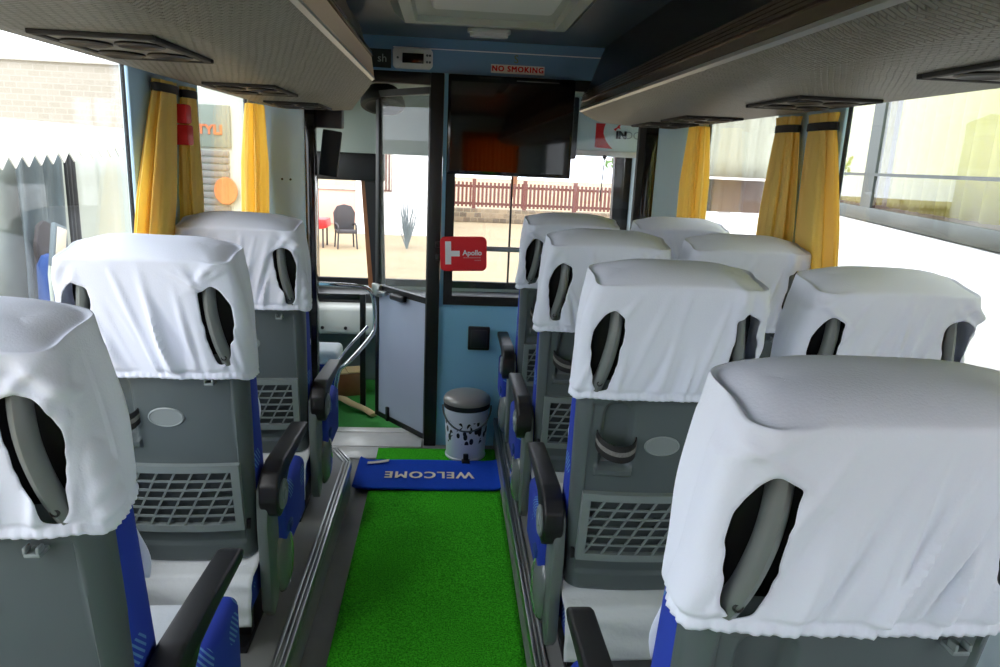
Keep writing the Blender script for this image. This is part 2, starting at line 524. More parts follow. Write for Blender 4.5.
struct(boxo('trim_10', (-.108, -.039, YP - .02, T + .01, 0, 2.034), M['black'], bev=.004))
struct(boxo('trim_11', (-.697, -.109, YP - .008, T, 1.975, 2.034), M['black'], bev=.003))
struct(boxo('trim_12', (XL + .002, -.751, YP - .008, YP - .001, P, 1.95), M['blue_pale']))
struct(boxo('trim_13', (1.101, XR - .002, YP - .008, YP - .001, P, 1.95), M['blue_pale']))
wp = struct(empty('window_9', (0, YP, .83)))
f = MB()
f.box(-.018, .03, -.012, .03, 0, 1.204); f.box(1.0, 1.034, -.012, .03, 0, 1.204)
f.box(.03, 1.0, -.012, .03, 0, .05); f.box(.03, 1.0, -.012, .03, 1.15, 1.204)
f.build('window_frame', M['black_soft'], wp, smooth=0)
boxo('glass_pane', (.03, 1.0, .008, .014, .05, 1.15), M['glass'], wp)
for k, (x, z) in enumerate(((-.86, 1.475), (-.835, 1.475))):
    pass
sc = MB()
for x in (-.868, -.825):
    sc.lathe([(.006, 0), (.006, .003), (.003, .005)], 10, Matrix.Translation((x, -.003, 1.47)) @ Matrix.Rotation(PI / 2, 4, 'X'))
sc.build('screw_hole', M['black'], bpy.data.objects['trim_12']).location = (0, YP - .006, 0)

# folding-back cab door, hinged at the black post
dw = .56
ang = math.atan2(.44, -.345)
d1 = struct(empty('door_1', (-.075, YP + .01, 0.02), (0, 0, ang)))
f = MB(); q = .014
f.box(0, .05, -q, q, 0, 1.95, bev=.003); f.box(dw - .035, dw, -q, q, 0, 1.95, bev=.003)
f.box(.05, dw - .035, -q, q, 0, .03); f.box(.05, dw - .035, -q, q, 1.915, 1.95); f.box(.05, dw - .035, -q, q, .80, .835)
f.build('door_frame', M['black'], d1)
boxo('door_panel', (.05, dw - .035, -.008, .008, .03, .80), M['door_grey'], d1)
boxo('glass_pane', (.05, dw - .035, -.003, .003, .835, 1.915), M['glass_haze'], d1)
hd = MB().box(.22, .36, .012, .05, .775, .815, bev=.014, seg=3).build('door_handle', M['black'], d1)
lk = MB().box(dw - .075, dw + .01, .008, .035, .765, .84, bev=.006).box(dw - .14, dw - .07, .012, .04, .78, .81, bev=.01).build('latch', M['steel'], d1)
bo = MB().box(.40, .425, .010, .026, -.0, .09, bev=.004).build('floor_bolt', M['black'], d1)
for z in (.25, 1.0, 1.7):
    MB().lathe([(.012, 0), (.012, .08)], 10, Matrix.Translation((.005, .016, z))).build('hinge', M['black'], d1)

# things on the partition
tv = thing('television', 'black flat screen television at the top of the front partition', 'television', (.308, YP - .02, 1.535))
MB().box(-.325, .325, -.045, -.0, 0, .495, bev=.008).build('television_case', M['gloss_black'], tv)
boxo('screen', (-.310, .310, -.0475, -.0455, .02, .46), M['tv'], tv)
MB().box(-.2, .2, -.001, .018, .15, .35).build('bracket', M['black'], tv)
for k in range(9):
    pass
MB().box(.02, .24, -.0485, -.0470, .472, .477).build('status_strip', mat('tv_marking', (70, 74, 76), .5), tv)

ns = thing('no_smoking_sign', 'small pale NO SMOKING sticker in red letters on the blue header', 'sign', (.335, YP - .0125, 2.07))
boxo('sticker', (-.138, .138, -.0015, 0, -.021, .021), M['sign_pale'], ns)
text('lettering', 'NO SMOKING', .037, M['red_plain'], ns, face_rear(0, -.0034, 0), heavy=.0016, sx=1.02, spacing=1.16)
sm = thing('header_mark', 'small faded olive S mark above the NO SMOKING sticker', 'sign', (.325, YP - .0125, 2.118))
text('lettering', 'S', .055, M['olive'], sm, face_rear(0, -.001, 0))
ac = thing('climate_controller', 'white climate controller with a black display on the blue header', 'controller', (-.20, YP - .012, 2.095))
MB().prism([(-.1, -.038), (-.088, -.05), (.085, -.05), (.1, -.035), (.1, .035), (.085, .05), (-.088, .05), (-.1, .038)], 'y', -.028, 0, bev=.005).build('controller_case', M['acwhite'], ac)
MB().box(-.052, .055, -.031, -.028, -.024, .024, bev=.002).build('display', M['screen'], ac)
for x, z in ((-.075, 0), (.072, .016), (.072, -.016), (.086, .016), (.086, -.016)):
    MB().lathe([(.006, 0), (.006, .003), (.003, .0045)], 12, Matrix.Translation((x, -.0275, z)) @ Matrix.Rotation(PI / 2, 4, 'X')).build('button', M['shell'], ac)
st = thing('header_sticker', 'dark sticker with white letters beside the climate controller', 'sign', (-.37, YP - .0125, 2.09))
boxo('sticker', (-.06, .06, -.0015, 0, -.045, .045), mat('sticker_dark', (30, 44, 48), .5), st)
text('lettering', 'sh', .055, mat('sticker_text', (170, 190, 186), .5), st, face_rear(.015, -.002, 0))
sw = thing('switch_box', 'black square socket box on the blue partition above the pedal bin', 'socket', (.187, YP - .001, .645))
MB().box(-.06, .06, -.028, 0, -.066, .066, bev=.006).build('back_box', M['black'], sw)
MB().box(-.045, .045, -.034, -.027, -.05, .05, bev=.004).build('cover_plate', mat('cover_black', (34, 36, 42), .35), sw)
# red first-aid pouch with the guard rail behind
gr = thing('guard_rail', 'grey rail running behind the red pouch across the partition window', 'rail', (.5, YP + .075, 1.135))
MB().tube([(-.48, 0, 0), (.48, 0, 0)], .014, 12).build('bar', M['steel'], gr)
for x in (-.46, .46):
    MB().tube([(x, 0, 0), (x, -.045, 0)], .01, 10).build('bracket', M['black'], gr)
po = thing('pouch', 'red cloth first aid pouch with a white T cross hung on the window edge', 'pouch', (.086, YP - .02, 1.117), (0, -.035, 0))
def pill(w, h, r, n=6):
    pts = []
    for cx, cz, a0 in ((w - r, h - r, 0), (-w + r, h - r, 90), (-w + r, -h + r, 180), (w - r, -h + r, 270)):
        for k in range(n + 1):
            a = math.radians(a0 + 90 * k / n); pts.append((cx + r * math.cos(a), cz + r * math.sin(a)))
    return pts
MB().prism(pill(.125, .092, .028), 'y', -.03, 0, bev=.01, seg=3).build('pouch_body', M['red'], po)
MB().box(-.098, -.066, -.0325, -.030, -.055, .068).box(-.066, -.020, -.0325, -.030, -.012, .018).build('cross', M['white'], po)
text('lettering', 'Apollo', .040, M['white'], po, face_rear(.047, -.0312, .006), sx=.95, heavy=.001)
o = MB()
for k in range(9):
    o.box(.0 + k * .0105, .007 + k * .0105, -.0316, -.0305, -.022, -.016)
for k in range(4):
    o.box(.06 + k * .009, .066 + k * .009, -.0316, -.0305, -.036, -.031)
o.build('lettering', mat('faded_print', (226, 150, 150), .6), po)
for z in (-.02, .05):
    MB().box(-.150, -.118, -.022, -.0, z - .016, z + .016, bev=.005).build('clip', M['black'], po)

# ------------------------------------------------------------------ aisle: runner, mat, bin
rn = MB(); rn.grid(lambda u, v: ((-.345 + .625 * u) - .02 * (v > .8) * (v - .8) * 0 + .02 * v * (u) - .012 * v * (1 - u), YB + .1 + (3.83 - YB - .1) * v, .008 + .0015 * math.sin(40 * v) * math.sin(7 * u)), 24, 200)
tag(rn.build('turf_runner', M['turf'], solid=.012), 'bright green artificial turf runner along the aisle floor', 'carpet')
mt = thing('door_mat', 'blue welcome mat across the aisle in front of the pedal bin', 'mat', (-.062, 3.47, .020))
def matf(u, v):
    x = -.372 + .744 * u; y = -.18 + .345 * v
    e = max(0, (abs(x) - .325) / .047)
    z = .004 + .018 * e ** 1.6 + .001 * math.sin(9 * u + 4 * v)
    return (x, y, z)
o = MB(); o.grid(matf, 60, 24); o.build('mat_sheet', M['mat_blue'], mt, solid=.012)
text('lettering', 'WELCOME', .105, M['letter_pale'], mt, Matrix.Translation((.0, -.03, .0145)) @ Matrix.Rotation(PI, 4, 'Z'), sx=.82, heavy=.003, spacing=1.14)
pp = MB(); pp.grid(lambda u, v: (-.055 + .11 * u, -.012 + .03 * v + .035 * u, .004 + .012 * (u - .5) ** 2), 8, 3)
pp = pp.build('paper_scrap', M['paper'], solid=.001); pp.location = (-.335, 3.565, .032)
tag(pp, 'small white paper scrap lying on the blue mat', 'litter')

pb = thing('pedal_bin', 'white pedal bin with black leaf print and grey lid by the partition', 'bin', (.128, 3.75, .016))
MB().lathe([(.098, 0), (.104, .004), (.107, .012), (.121, .285), (.120, .29)], 48).build('bin_body', M['bin_white'], pb)
MB().lathe([(.108, .0), (.112, .004), (.112, .012), (.106, .016)], 48).build('base_ring', M['bin_white'], pb)
MB().lathe([(.124, .286), (.127, .29), (.127, .312), (.122, .316)], 48).build('collar', M['black'], pb)
lid = [(.128, .315), (.130, .322), (.127, .334)] + [(.125 * math.cos(a), .334 + .040 * math.sin(a)) for a in [k * PI / 2 / 9 for k in range(1, 9)]] + [(.004, .3745)]
MB().lathe(lid, 48).build('bin_lid', M['lid'], pb)
arc = [(.131 * math.cos(a), -.03 - .108 * math.sin(a) * .95, .30 - .115 * math.sin(a)) for a in [k * PI / 20 for k in range(21)]]
MB().tube(arc, .0048, 8).build('bin_handle', M['shell'], pb)
MB().box(-.022, .022, -.155, -.095, .006, .018, bev=.004).box(-.014, .014, -.125, -.098, .018, .05, bev=.004).build('pedal', M['black'], pb)

# ------------------------------------------------------------------ ceiling fittings
cu = thing('roof_air_unit', 'large grey air conditioning unit recessed in the ceiling with white centre grille', 'air conditioner', (.135, 2.30, ZC))
fr = MB()
def rect_ring(m, o, i, z0, z1, zi):
    # outer (x0,x1,y0,y1) bottom chamfered frame
    (a, b_, c, d), (e, f_, g, h) = o, i
    r0 = [(a, c, z0), (b_, c, z0), (b_, d, z0), (a, d, z0)]
    k = .05
    r1 = [(a + k, c + k, z1), (b_ - k, c + k, z1), (b_ - k, d - k, z1), (a + k, d - k, z1)]
    r2 = [(e, g, z1), (f_, g, z1), (f_, h, z1), (e, h, z1)]
    r3 = [(e + .01, g + .01, zi), (f_ - .01, g + .01, zi), (f_ - .01, h - .01, zi), (e + .01, h - .01, zi)]
    m.loft([r0, r1, r2, r3], closed=True, cap=False)
rect_ring(fr, (-.385, .385, -1.0, 1.0), (-.29, .29, -.90, .90), 0, -.045, -.02)
fr.build('surround', M['acgrey'], cu, smooth=0)
boxo('inner_tray', (-.29, .29, -.9, .9, -.022, -.012), M['acgrey'], cu)
MB().box(-.215, .215, -.8, .42, -.085, -.022, bev=.02, seg=3).build('centre_cover', M['acwhite'], cu)
MB().box(-.085, .085, .46, .54, -.05, -.022, bev=.008).build('louvre', M['acwhite'], cu)
for x in (-.15, .15):
    MB().box(x - .045, x + .045, .46, .53, -.04, -.022, bev=.005).build('vent_slot', M['black'], cu)
lm = thing('ceiling_lamp', 'small white oblong dome lamp on the ceiling before the header', 'lamp', (.165, 3.57, ZC))
MB().prism(pill(.10, .042, .03), 'z', -.018, 0, bev=.006).build('lamp_base', M['acwhite'], lm)
MB().prism(pill(.088, .033, .026), 'z', -.034, -.016, bev=.010, seg=3).build('lamp_lens', M['lamp'], lm)

# luggage racks
def rack(label, s, lipx, lipz, wallx, ends, vents):
    """s=-1 over the single seats, +1 over the double seats; ends: list of (x, y_end) by distance from lip"""
    r = thing('luggage_rack', label, 'luggage rack', group='overhead luggage racks')
    w = abs(wallx - lipx)
    prof = [(0, lipz), (.03, lipz - .024), (.10, lipz - .052), (.18, 1.824), (.27, 1.82), (w - .17, 1.82), (w - .10, 1.826), (w - .03, 1.85), (w - .002, 1.872)]
    prof += [(w - .002, ZC - .03), (.10, ZC - .03), (.01, lipz + .03)]
    def yend(d):
        for (d0, y0), (d1_, y1) in zip(ends, ends[1:]):
            if d <= d1_:
                return y0 + (y1 - y0) * (d - d0) / (d1_ - d0)
        return ends[-1][1]
    # refine underside for the bend
    m = MB()
    ny = 12
    rings = []
    for k in range(ny + 1):
        rings.append([(lipx + s * d, YB + .12 + (yend(d) - YB - .12) * k / ny, z) for d, z in prof])
    m.loft(rings)
    m.build('rack_shell', M['rack'], r, smooth=50)
    ye = ends[0][1]
    # metal lip, brown fascia with ribs, black bins above
    q = lambda pts: [(lipx + s * d, z) for d, z in pts]
    MB().prism(q([(-.004, lipz - .004), (.007, lipz - .010), (.010, lipz - .002), (-.002, lipz + .006)]), 'y', YB + .12, ye).build('lip_strip', M['alu'], r)
    fh = .078 if s < 0 else .042
    MB().prism(q([(-.002, lipz + .007), (.012, lipz - .0), (.026, lipz + fh), (.008, lipz + fh)]), 'y', YB + .12, ye - .003).build('fascia', M['fascia'] if s < 0 else M['fascia_dark'], r)
    rib = MB()
    for k in range(2 if s < 0 else 4):
        z = lipz + fh + .003 + k * .012
        rib.prism(q([(.001 + k * .004, z), (.02 + k * .004, z), (.02 + k * .004, z + .009), (.004 + k * .004, z + .009)]), 'y', YB + .12, ye - .004)
    rib.build('fascia_rib', M['fascia_dark'], r)
    MB().prism(q([(.012, lipz + fh - .002), (.034, lipz + .105), (.11, ZC - .002), (.16, ZC - .002), (.16, lipz + fh - .002)]), 'y', YB + .12, ye - .01).build('bin_front', M['bin'], r)
    for y in vents:
        vx = lipx + s * .375
        v = MB(); hw, hl, t = .116, .185, .018
        for (a, b_, c, d) in ((-hw, hw, -hl, -hl + t), (-hw, hw, hl - t, hl), (-hw, -hw + t, -hl + t, hl - t), (hw - t, hw, -hl + t, hl - t)):
            v.box(a, b_, c, d, -.007, .004, bev=.003)
        fo = v.build('air_vent', M['black_soft'], r); fo.location = (vx, y, 1.818)
        boxo('vent_plate', (-hw + t, hw - t, -hl + t, hl - t, -.004, .003), mat('vent_plate_grey', (112, 112, 106), .5), fo)
        for px in (-.052, .052):
            for py in (-.082, .082):
                lv = MB()
                lv.lathe([(.028, -.003), (.046, -.003), (.048, -.008), (.040, -.011), (.030, -.007)], 24)
                for k in range(-2, 3):
                    lv.box(-.034, .034, k * .013 - .003, k * .013 + .003, -.007, -.003)
                lo = lv.build('louvre', M['black'], fo); lo.location = (px, py, 0)
    return r
rack('long grey woven luggage rack above the single seats and yellow curtains by the door', -1, -.31, 1.91, XL + .002, [(0, 3.05), (.19, 3.80), (.69, 3.90)], [-.3, .7, 1.69, 2.68, 3.47])
rack('long grey woven luggage rack above the double seats with dark ribbed front edge', 1, .665, 1.885, XR - .002, [(0, 3.88), (.68, 3.90)], [-.6, .35, 1.28, 2.14, 3.09, 3.62])

# ------------------------------------------------------------------ curtains
def curtain(name, label, x, y, width, depth, z0, z1, zt, seed, tie=True, flare=(0, 0), nf=7):
    """a gathered curtain hanging from z1, tied at zt; a closed pleated tube"""
    rnd = random.Random(seed)
    root = thing(name, label, 'curtain', (x, y, 0), group='yellow curtains along the side windows')
    ph = [rnd.uniform(0, 6.28) for _ in range(6)]
    N = 150
    rings = []
    nv = 26
    for k in range(nv + 1):
        v = k / nv
        z = z0 + (z1 - z0) * v
        g = min(1.0, abs(z - zt) / .35)
        wid = width * (.62 + .38 * g ** .7) if z < zt else width * (.62 + .18 * min(1, (z - zt) / .08))
        dep = depth * (.6 + .4 * g)
        below = max(0.0, (zt - z) / (zt - z0))
        ring = []
        for i in range(N):
            a = 2 * PI * i / N
            r = 1 + .19 * math.sin(nf * a + ph[0] + .6 * math.sin(2 * v + ph[4])) + .09 * math.sin((2 * nf + 1) * a + ph[1] + v) + .05 * math.sin((3 * nf - 1) * a + ph[2])
            px = dep * .5 * r * math.cos(a)
            py = wid * .5 * r * math.sin(a)
            ring.append((px + flare[0] * below, py + flare[1] * below, z))
        rings.append(ring)
    m = MB(); m.loft(rings)
    m.build('curtain_cloth', M['curtain'], root, smooth=60)
    if tie:
        t = MB()
        n = 40
        rr = [[(depth * .43 * q * math.cos(2 * PI * i / n), width * .40 * q * math.sin(2 * PI * i / n), zt + dz) for i in range(n)] for q, dz in ((.98, -.014), (1.05, -.012), (1.05, .012), (.98, .014))]
        t.loft(rr, cap=False)
        t.build('tieback', M['black_soft'], root)
    return root
ZT = 1.80
curtain('curtain', 'yellow curtain tied back on the side pillar, nearer the rear, single seat side', XL + .042, 2.61, .24, .056, 1.12, 1.825, ZT, 1, flare=(0, -.24))
curtain('curtain', 'yellow curtain tied back on the side pillar, nearer the door, single seat side', XL + .038, 2.85, .16, .050, 1.12, 1.825, ZT, 2, flare=(0, -.03))
curtain('curtain', 'yellow curtain gathered against the pale blue panel by the doorway post', XL + .056, 3.72, .26, .09, 1.12, 1.825, ZT + .1, 3, tie=False, flare=(0, -.06))
curtain('curtain', 'wide yellow curtain on the double seat side pillar, nearer the rear', XR - .036, 2.56, .25, .050, 1.12, 1.825, ZT - .02, 4, flare=(0, -.13))
curtain('curtain', 'yellow curtain on the double seat side pillar, half hidden behind its wider twin', XR - .05, 2.80, .21, .07, 1.12, 1.825, ZT - .02, 5, flare=(0, .0))
curtain('curtain', 'yellow curtain in the front corner beside the black post, double seat side', XR - .075, 3.76, .20, .11, 1.12, 1.825, ZT + .1, 6, tie=False, flare=(0, -.02))
rb = thing('emergency_box', 'red plastic box on the pillar between the two tied yellow curtains', 'box', (XL + .03, 2.745, 1.62))
MB().box(-.006, .045, -.032, .032, 0, .07, bev=.008).build('box_body', M['red_plain'], rb)
MB().box(-.006, .042, -.030, .030, .074, .14, bev=.008).build('box_lid', M['red_plain'], rb)

# ------------------------------------------------------------------ seats
SH = 1.235
def yr(z):                                                  # rear face of the seat back
    return .145 * (1.2 - z) / .92
def hw(z):                                                  # half width of the seat back
    if z < .9: return .203 + .014 * (z - .28) / .62
    return .217 - .012 * ((z - .9) / .3) ** 1.5
def sstep(a, b, x):
    t = max(0., min(1., (x - a) / (b - a))); return t * t * (3 - 2 * t)

def shell_mesh():
    m = MB()
    NX, NZ = 120, 90
    z0, z1 = .285, .93
    rad, dep = .040, .056
    rows = []
    for j in range(NZ + 1):
        z = z0 + (z1 - z0) * j / NZ
        w = hw(z)
        # path of the U: front-left, corner, rear, corner, front-right
        pts = []
        Ls, Lc, Lr = dep - rad, rad * PI / 2, 2 * (w - rad)
        tot = 2 * Ls + 2 * Lc + Lr
        for i in range(NX + 1):
            t = tot * i / NX
            if t < Ls: x, y = -w, dep - t
            elif t < Ls + Lc:
                a = (t - Ls) / rad; x, y = -w + rad - rad * math.cos(a), rad - rad * math.sin(a)
            elif t < Ls + Lc + Lr: x, y = -w + rad + (t - Ls - Lc), 0.
            elif t < Ls + 2 * Lc + Lr:
                a = (t - Ls - Lc - Lr) / rad; x, y = w - rad + rad * math.sin(a), rad - rad * math.cos(a)
            else: x, y = w, rad + (t - Ls - 2 * Lc - Lr)
            if abs(x) < w - .02 and y < .03:
                # raised border round a slightly sunk centre panel, arched on top
                top = .875 - .35 * x * x
                inp = sstep(.184, .178, abs(x)) * sstep(.335, .341, z) * sstep(top, top - .006, z)
                y += .007 * inp
                # bottle recess
                cx, hx = -.113, .043
                zz = max(abs(z - .775) - .055, 0.) if z > .775 else 0.
                d = math.hypot(x - cx, zz)
                rec = sstep(hx, hx - .014, d) * (sstep(.675, .69, z))
                y += .022 * rec
                lip = sstep(.05, .046, abs(x - cx)) * sstep(.652, .658, z) * sstep(.684, .672, z)
                y -= .012 * lip
            pts.append((x, y + yr(z) + .018 * (x / w) ** 2, z))
        rows.append(pts)
    bot = [(x * .97, y + .012, z - .012) for x, y, z in rows[0]]
    bot2 = [(x * .90, min(y + .06, yr(z0) + .095), z - .012) for x, y, z in rows[0]]
    m.loft([bot2, bot] + rows, closed=False, cap=False)
    return m

def superloop(wx, y0, y1, n, e=4.5):
    """rounded rectangle loop starting mid-front going round; returns (x, y)"""
    cy, hy = (y0 + y1) / 2, (y1 - y0) / 2
    K = 720
    pts = []
    for k in range(K):
        a = 2 * PI * k / K + PI / 2
        c, s_ = math.cos(a), math.sin(a)
        pts.append((wx * math.copysign(abs(c) ** (2 / e), c), cy + hy * math.copysign(abs(s_) ** (2 / e), s_)))
    L = [0.]
    for k in range(K):
        p, q = pts[k], pts[(k + 1) % K]
        L.append(L[-1] + math.hypot(q[0] - p[0], q[1] - p[1]))
    out = []
    k = 0
    for i in range(n):
        t = L[-1] * i / n
        while L[k + 1] < t: k += 1
        u = (t - L[k]) / max(1e-9, L[k + 1] - L[k])
        p, q = pts[k], pts[(k + 1) % K]
        out.append((p[0] + (q[0] - p[0]) * u, p[1] + (q[1] - p[1]) * u))
    return out

HOLE = [(.022, 1.085), (.035, 1.105), (.058, 1.116), (.092, 1.100), (.093, 1.04), (.088, .98), (.078, .935), (.066, .904), (.038, .903), (.026, .925), (.020, .96), (.010, 1.0), (.005, 1.04), (.010, 1.065)]
def inside(poly, x, y):
    r = False
    for (x1, y1), (x2, y2) in zip(poly, poly[1:] + poly[:1]):
        if (y1 > y) != (y2 > y) and x < (x2 - x1) * (y - y1) / (y2 - y1) + x1:
            r = not r
    return r

def cover_mesh(seed, lean, zh=.882):
    rnd = random.Random(seed)
    N = 240
    ridges = []
    for k in range(26):
        ridges.append((rnd.uniform(-.24, .24), lean * rnd.uniform(.1, .45) + rnd.uniform(-.1, .1), rnd.uniform(.006, .014), rnd.uniform(.005, .012) * rnd.choice((1, 1, -1)), rnd.uniform(.12, .42)))
    ph = [rnd.uniform(0, 6.28) for _ in range(8)]
    cor = [(rnd.choice((-1, 1)) * rnd.uniform(.12, .205), rnd.uniform(1.09, 1.17), rnd.uniform(-1.5, 1.5)) for _ in range(8)]
    rings, cz = [], []
    ztop = 1.178                                            # crease between back and top
    NZ = 62
    tilt = lambda y: .036 * max(0., min(1., (y - yr(1.178) + .012) / .165))
    zs = [zh + (ztop - zh) * j / NZ for j in range(NZ + 1)]
    for j, z in enumerate(zs):
        w = hw(z) + .014 - .010 * sstep(1.06, ztop, z) ** 2
        y0, y1 = yr(z) - .012, yr(z) + .186 - .03 * sstep(1.0, ztop, z)
        lp = superloop(w, y0, y1, N, 5.5)
        gather = sstep(zh + .026, zh + .006, z)
        ring = []
        for i, (x, y) in enumerate(lp):
            nx, ny = lp[(i + 1) % N][1] - lp[i - 1][1], -(lp[(i + 1) % N][0] - lp[i - 1][0])
            l = math.hypot(nx, ny) or 1; nx, ny = nx / l, ny / l
            s_ = x if y < (y0 + y1) / 2 else x * .6 + .5
            d = 0.
            for (cx, sl, wd, am, hh) in ridges:
                t = (s_ - cx - sl * (z - zh))
                d += am * math.exp(-(t / wd) ** 2) * sstep(zh + hh, zh + hh * .3, z) * (.25 + .75 * sstep(zh + .008, zh + .035, z))
            d += .003 * math.sin(9 * s_ + ph[0] + 8 * z) * sstep(ztop, ztop - .1, z)
            for (cx, czz, sl) in cor:
                t = (s_ - cx) - sl * (z - czz)
                d += .007 * math.exp(-(t / .011) ** 2) * math.exp(-((z - czz) / .045) ** 2)
            flank = sstep(w - .03, w, abs(x))
            d += flank * .006 * math.sin(34 * y + ph[2] + 16 * z)
            d -= .005 * math.exp(-((z - zh - .018) / .006) ** 2)
            d += gather * .0018 * math.sin(i * 1.9 + ph[4]) + .001 * gather * math.sin(i * .71)
            hemz = z - .010 * flank * sstep(zh + .10, zh, z)
            d = max(d, -.006)
            ring.append((x + d * nx, y + d * ny, hemz + tilt(y) * sstep(1.09, ztop, z)))
        rings.append(ring)
    # the flat top, rising a little towards the front, with rounded rims
    base = [(p[0], p[1]) for p in rings[-1]]
    wt = max(abs(p[0]) for p in base)
    yb0, yb1 = min(p[1] for p in base), max(p[1] for p in base)
    cy = (yb0 + yb1) / 2
    K = 16
    for k in range(1, K + 1):
        q = (k / K) ** 1.5
        ring = []
        for x, y in base:
            ax = abs(x) * (1 - .075 / wt * q ** .8)
            xx_ = math.copysign(ax, x)
            yy_ = cy + (y - cy) * (1 - q)
            sag = .0025 * math.sin(16 * xx_ + ph[6]) + .0015 * math.sin(29 * xx_ + 20 * yy_ + ph[7])
            zz_ = ztop + tilt(yy_) + .024 * (1 - (1 - q) ** 2.6) - .010 * (ax / wt) ** 3 - .012 * (abs(x) / wt) ** 4 + sag * q
            ring.append((xx_, yy_, zz_))
        rings.append(ring)
    m = MB()
    vs = m.loft(rings, closed=True, cap=False)
    bmesh.ops.remove_doubles(m.bm, verts=vs[-1], dist=.005)
    for _ in range(10):
        bmesh.ops.smooth_vert(m.bm, verts=[v for v in m.bm.verts if v.co.z > 1.15], factor=.5, use_axis_x=True, use_axis_y=True, use_axis_z=True)
    # openings over the grab handles, both rear corners
    w0 = hw(1.0) + .014
    kill = []
    lpz = {}
    m.bm.faces.ensure_lookup_table()
    for j in range(NZ):
        lp = rings[j]
        # arc coordinate measured from the rear corner
        L = 0
        for sgn in (1, -1):
            pass
    for j in range(NZ):
        z = zs[j] + (zs[1] - zs[0]) / 2
        w = hw(z) + .014
        y0 = yr(z) - .012
        for i in range(N):
            x = (rings[j][i][0] + rings[j][(i + 1) % N][0]) / 2
            y = (rings[j][i][1] + rings[j][(i + 1) % N][1]) / 2
            if y > y0 + .11: continue
            ax = abs(x)
            c = (w - ax) - (y - y0)          # + on the back face, - on the flank
            if inside(HOLE, c, z):
                kill.append((j, i))
    fs = []
    for j, i in kill:
        v = {vs[j][i], vs[j][(i + 1) % N], vs[j + 1][(i + 1) % N], vs[j + 1][i]}
        for f_ in vs[j][i].link_faces:
            if set(f_.verts) == v:
                fs.append(f_); break
    hemv = set(vs[0])
    bmesh.ops.delete(m.bm, geom=list(set(fs)), context='FACES')
    loose = [v for v in m.bm.verts if not v.link_faces]
    bmesh.ops.delete(m.bm, geom=loose, context='VERTS')
    bd = [v for v in m.bm.verts if v.is_boundary and v not in hemv]
    bd = [v for v in m.bm.verts if v.is_boundary and v.co.z > zh + .016 and v.co.z < 1.12]
    for _ in range(4):
        new = {}
        for v in bd:
            nb = [e.other_vert(v) for e in v.link_edges if e.is_boundary]
            if len(nb) == 2:
                new[v] = v.co * .4 + (nb[0].co + nb[1].co) * .3
        for v, c_ in new.items(): v.co = c_
    # front flap hanging lower over the backrest
    m.grid(lambda u, v: ((-.195 + .39 * u) * (1 + .04 * math.sin(9 * v)), yr(.66 + .26 * v) + .198 + .005 * math.sin(14 * u + 5 * v), .66 + .26 * v), 24, 16)
    return m

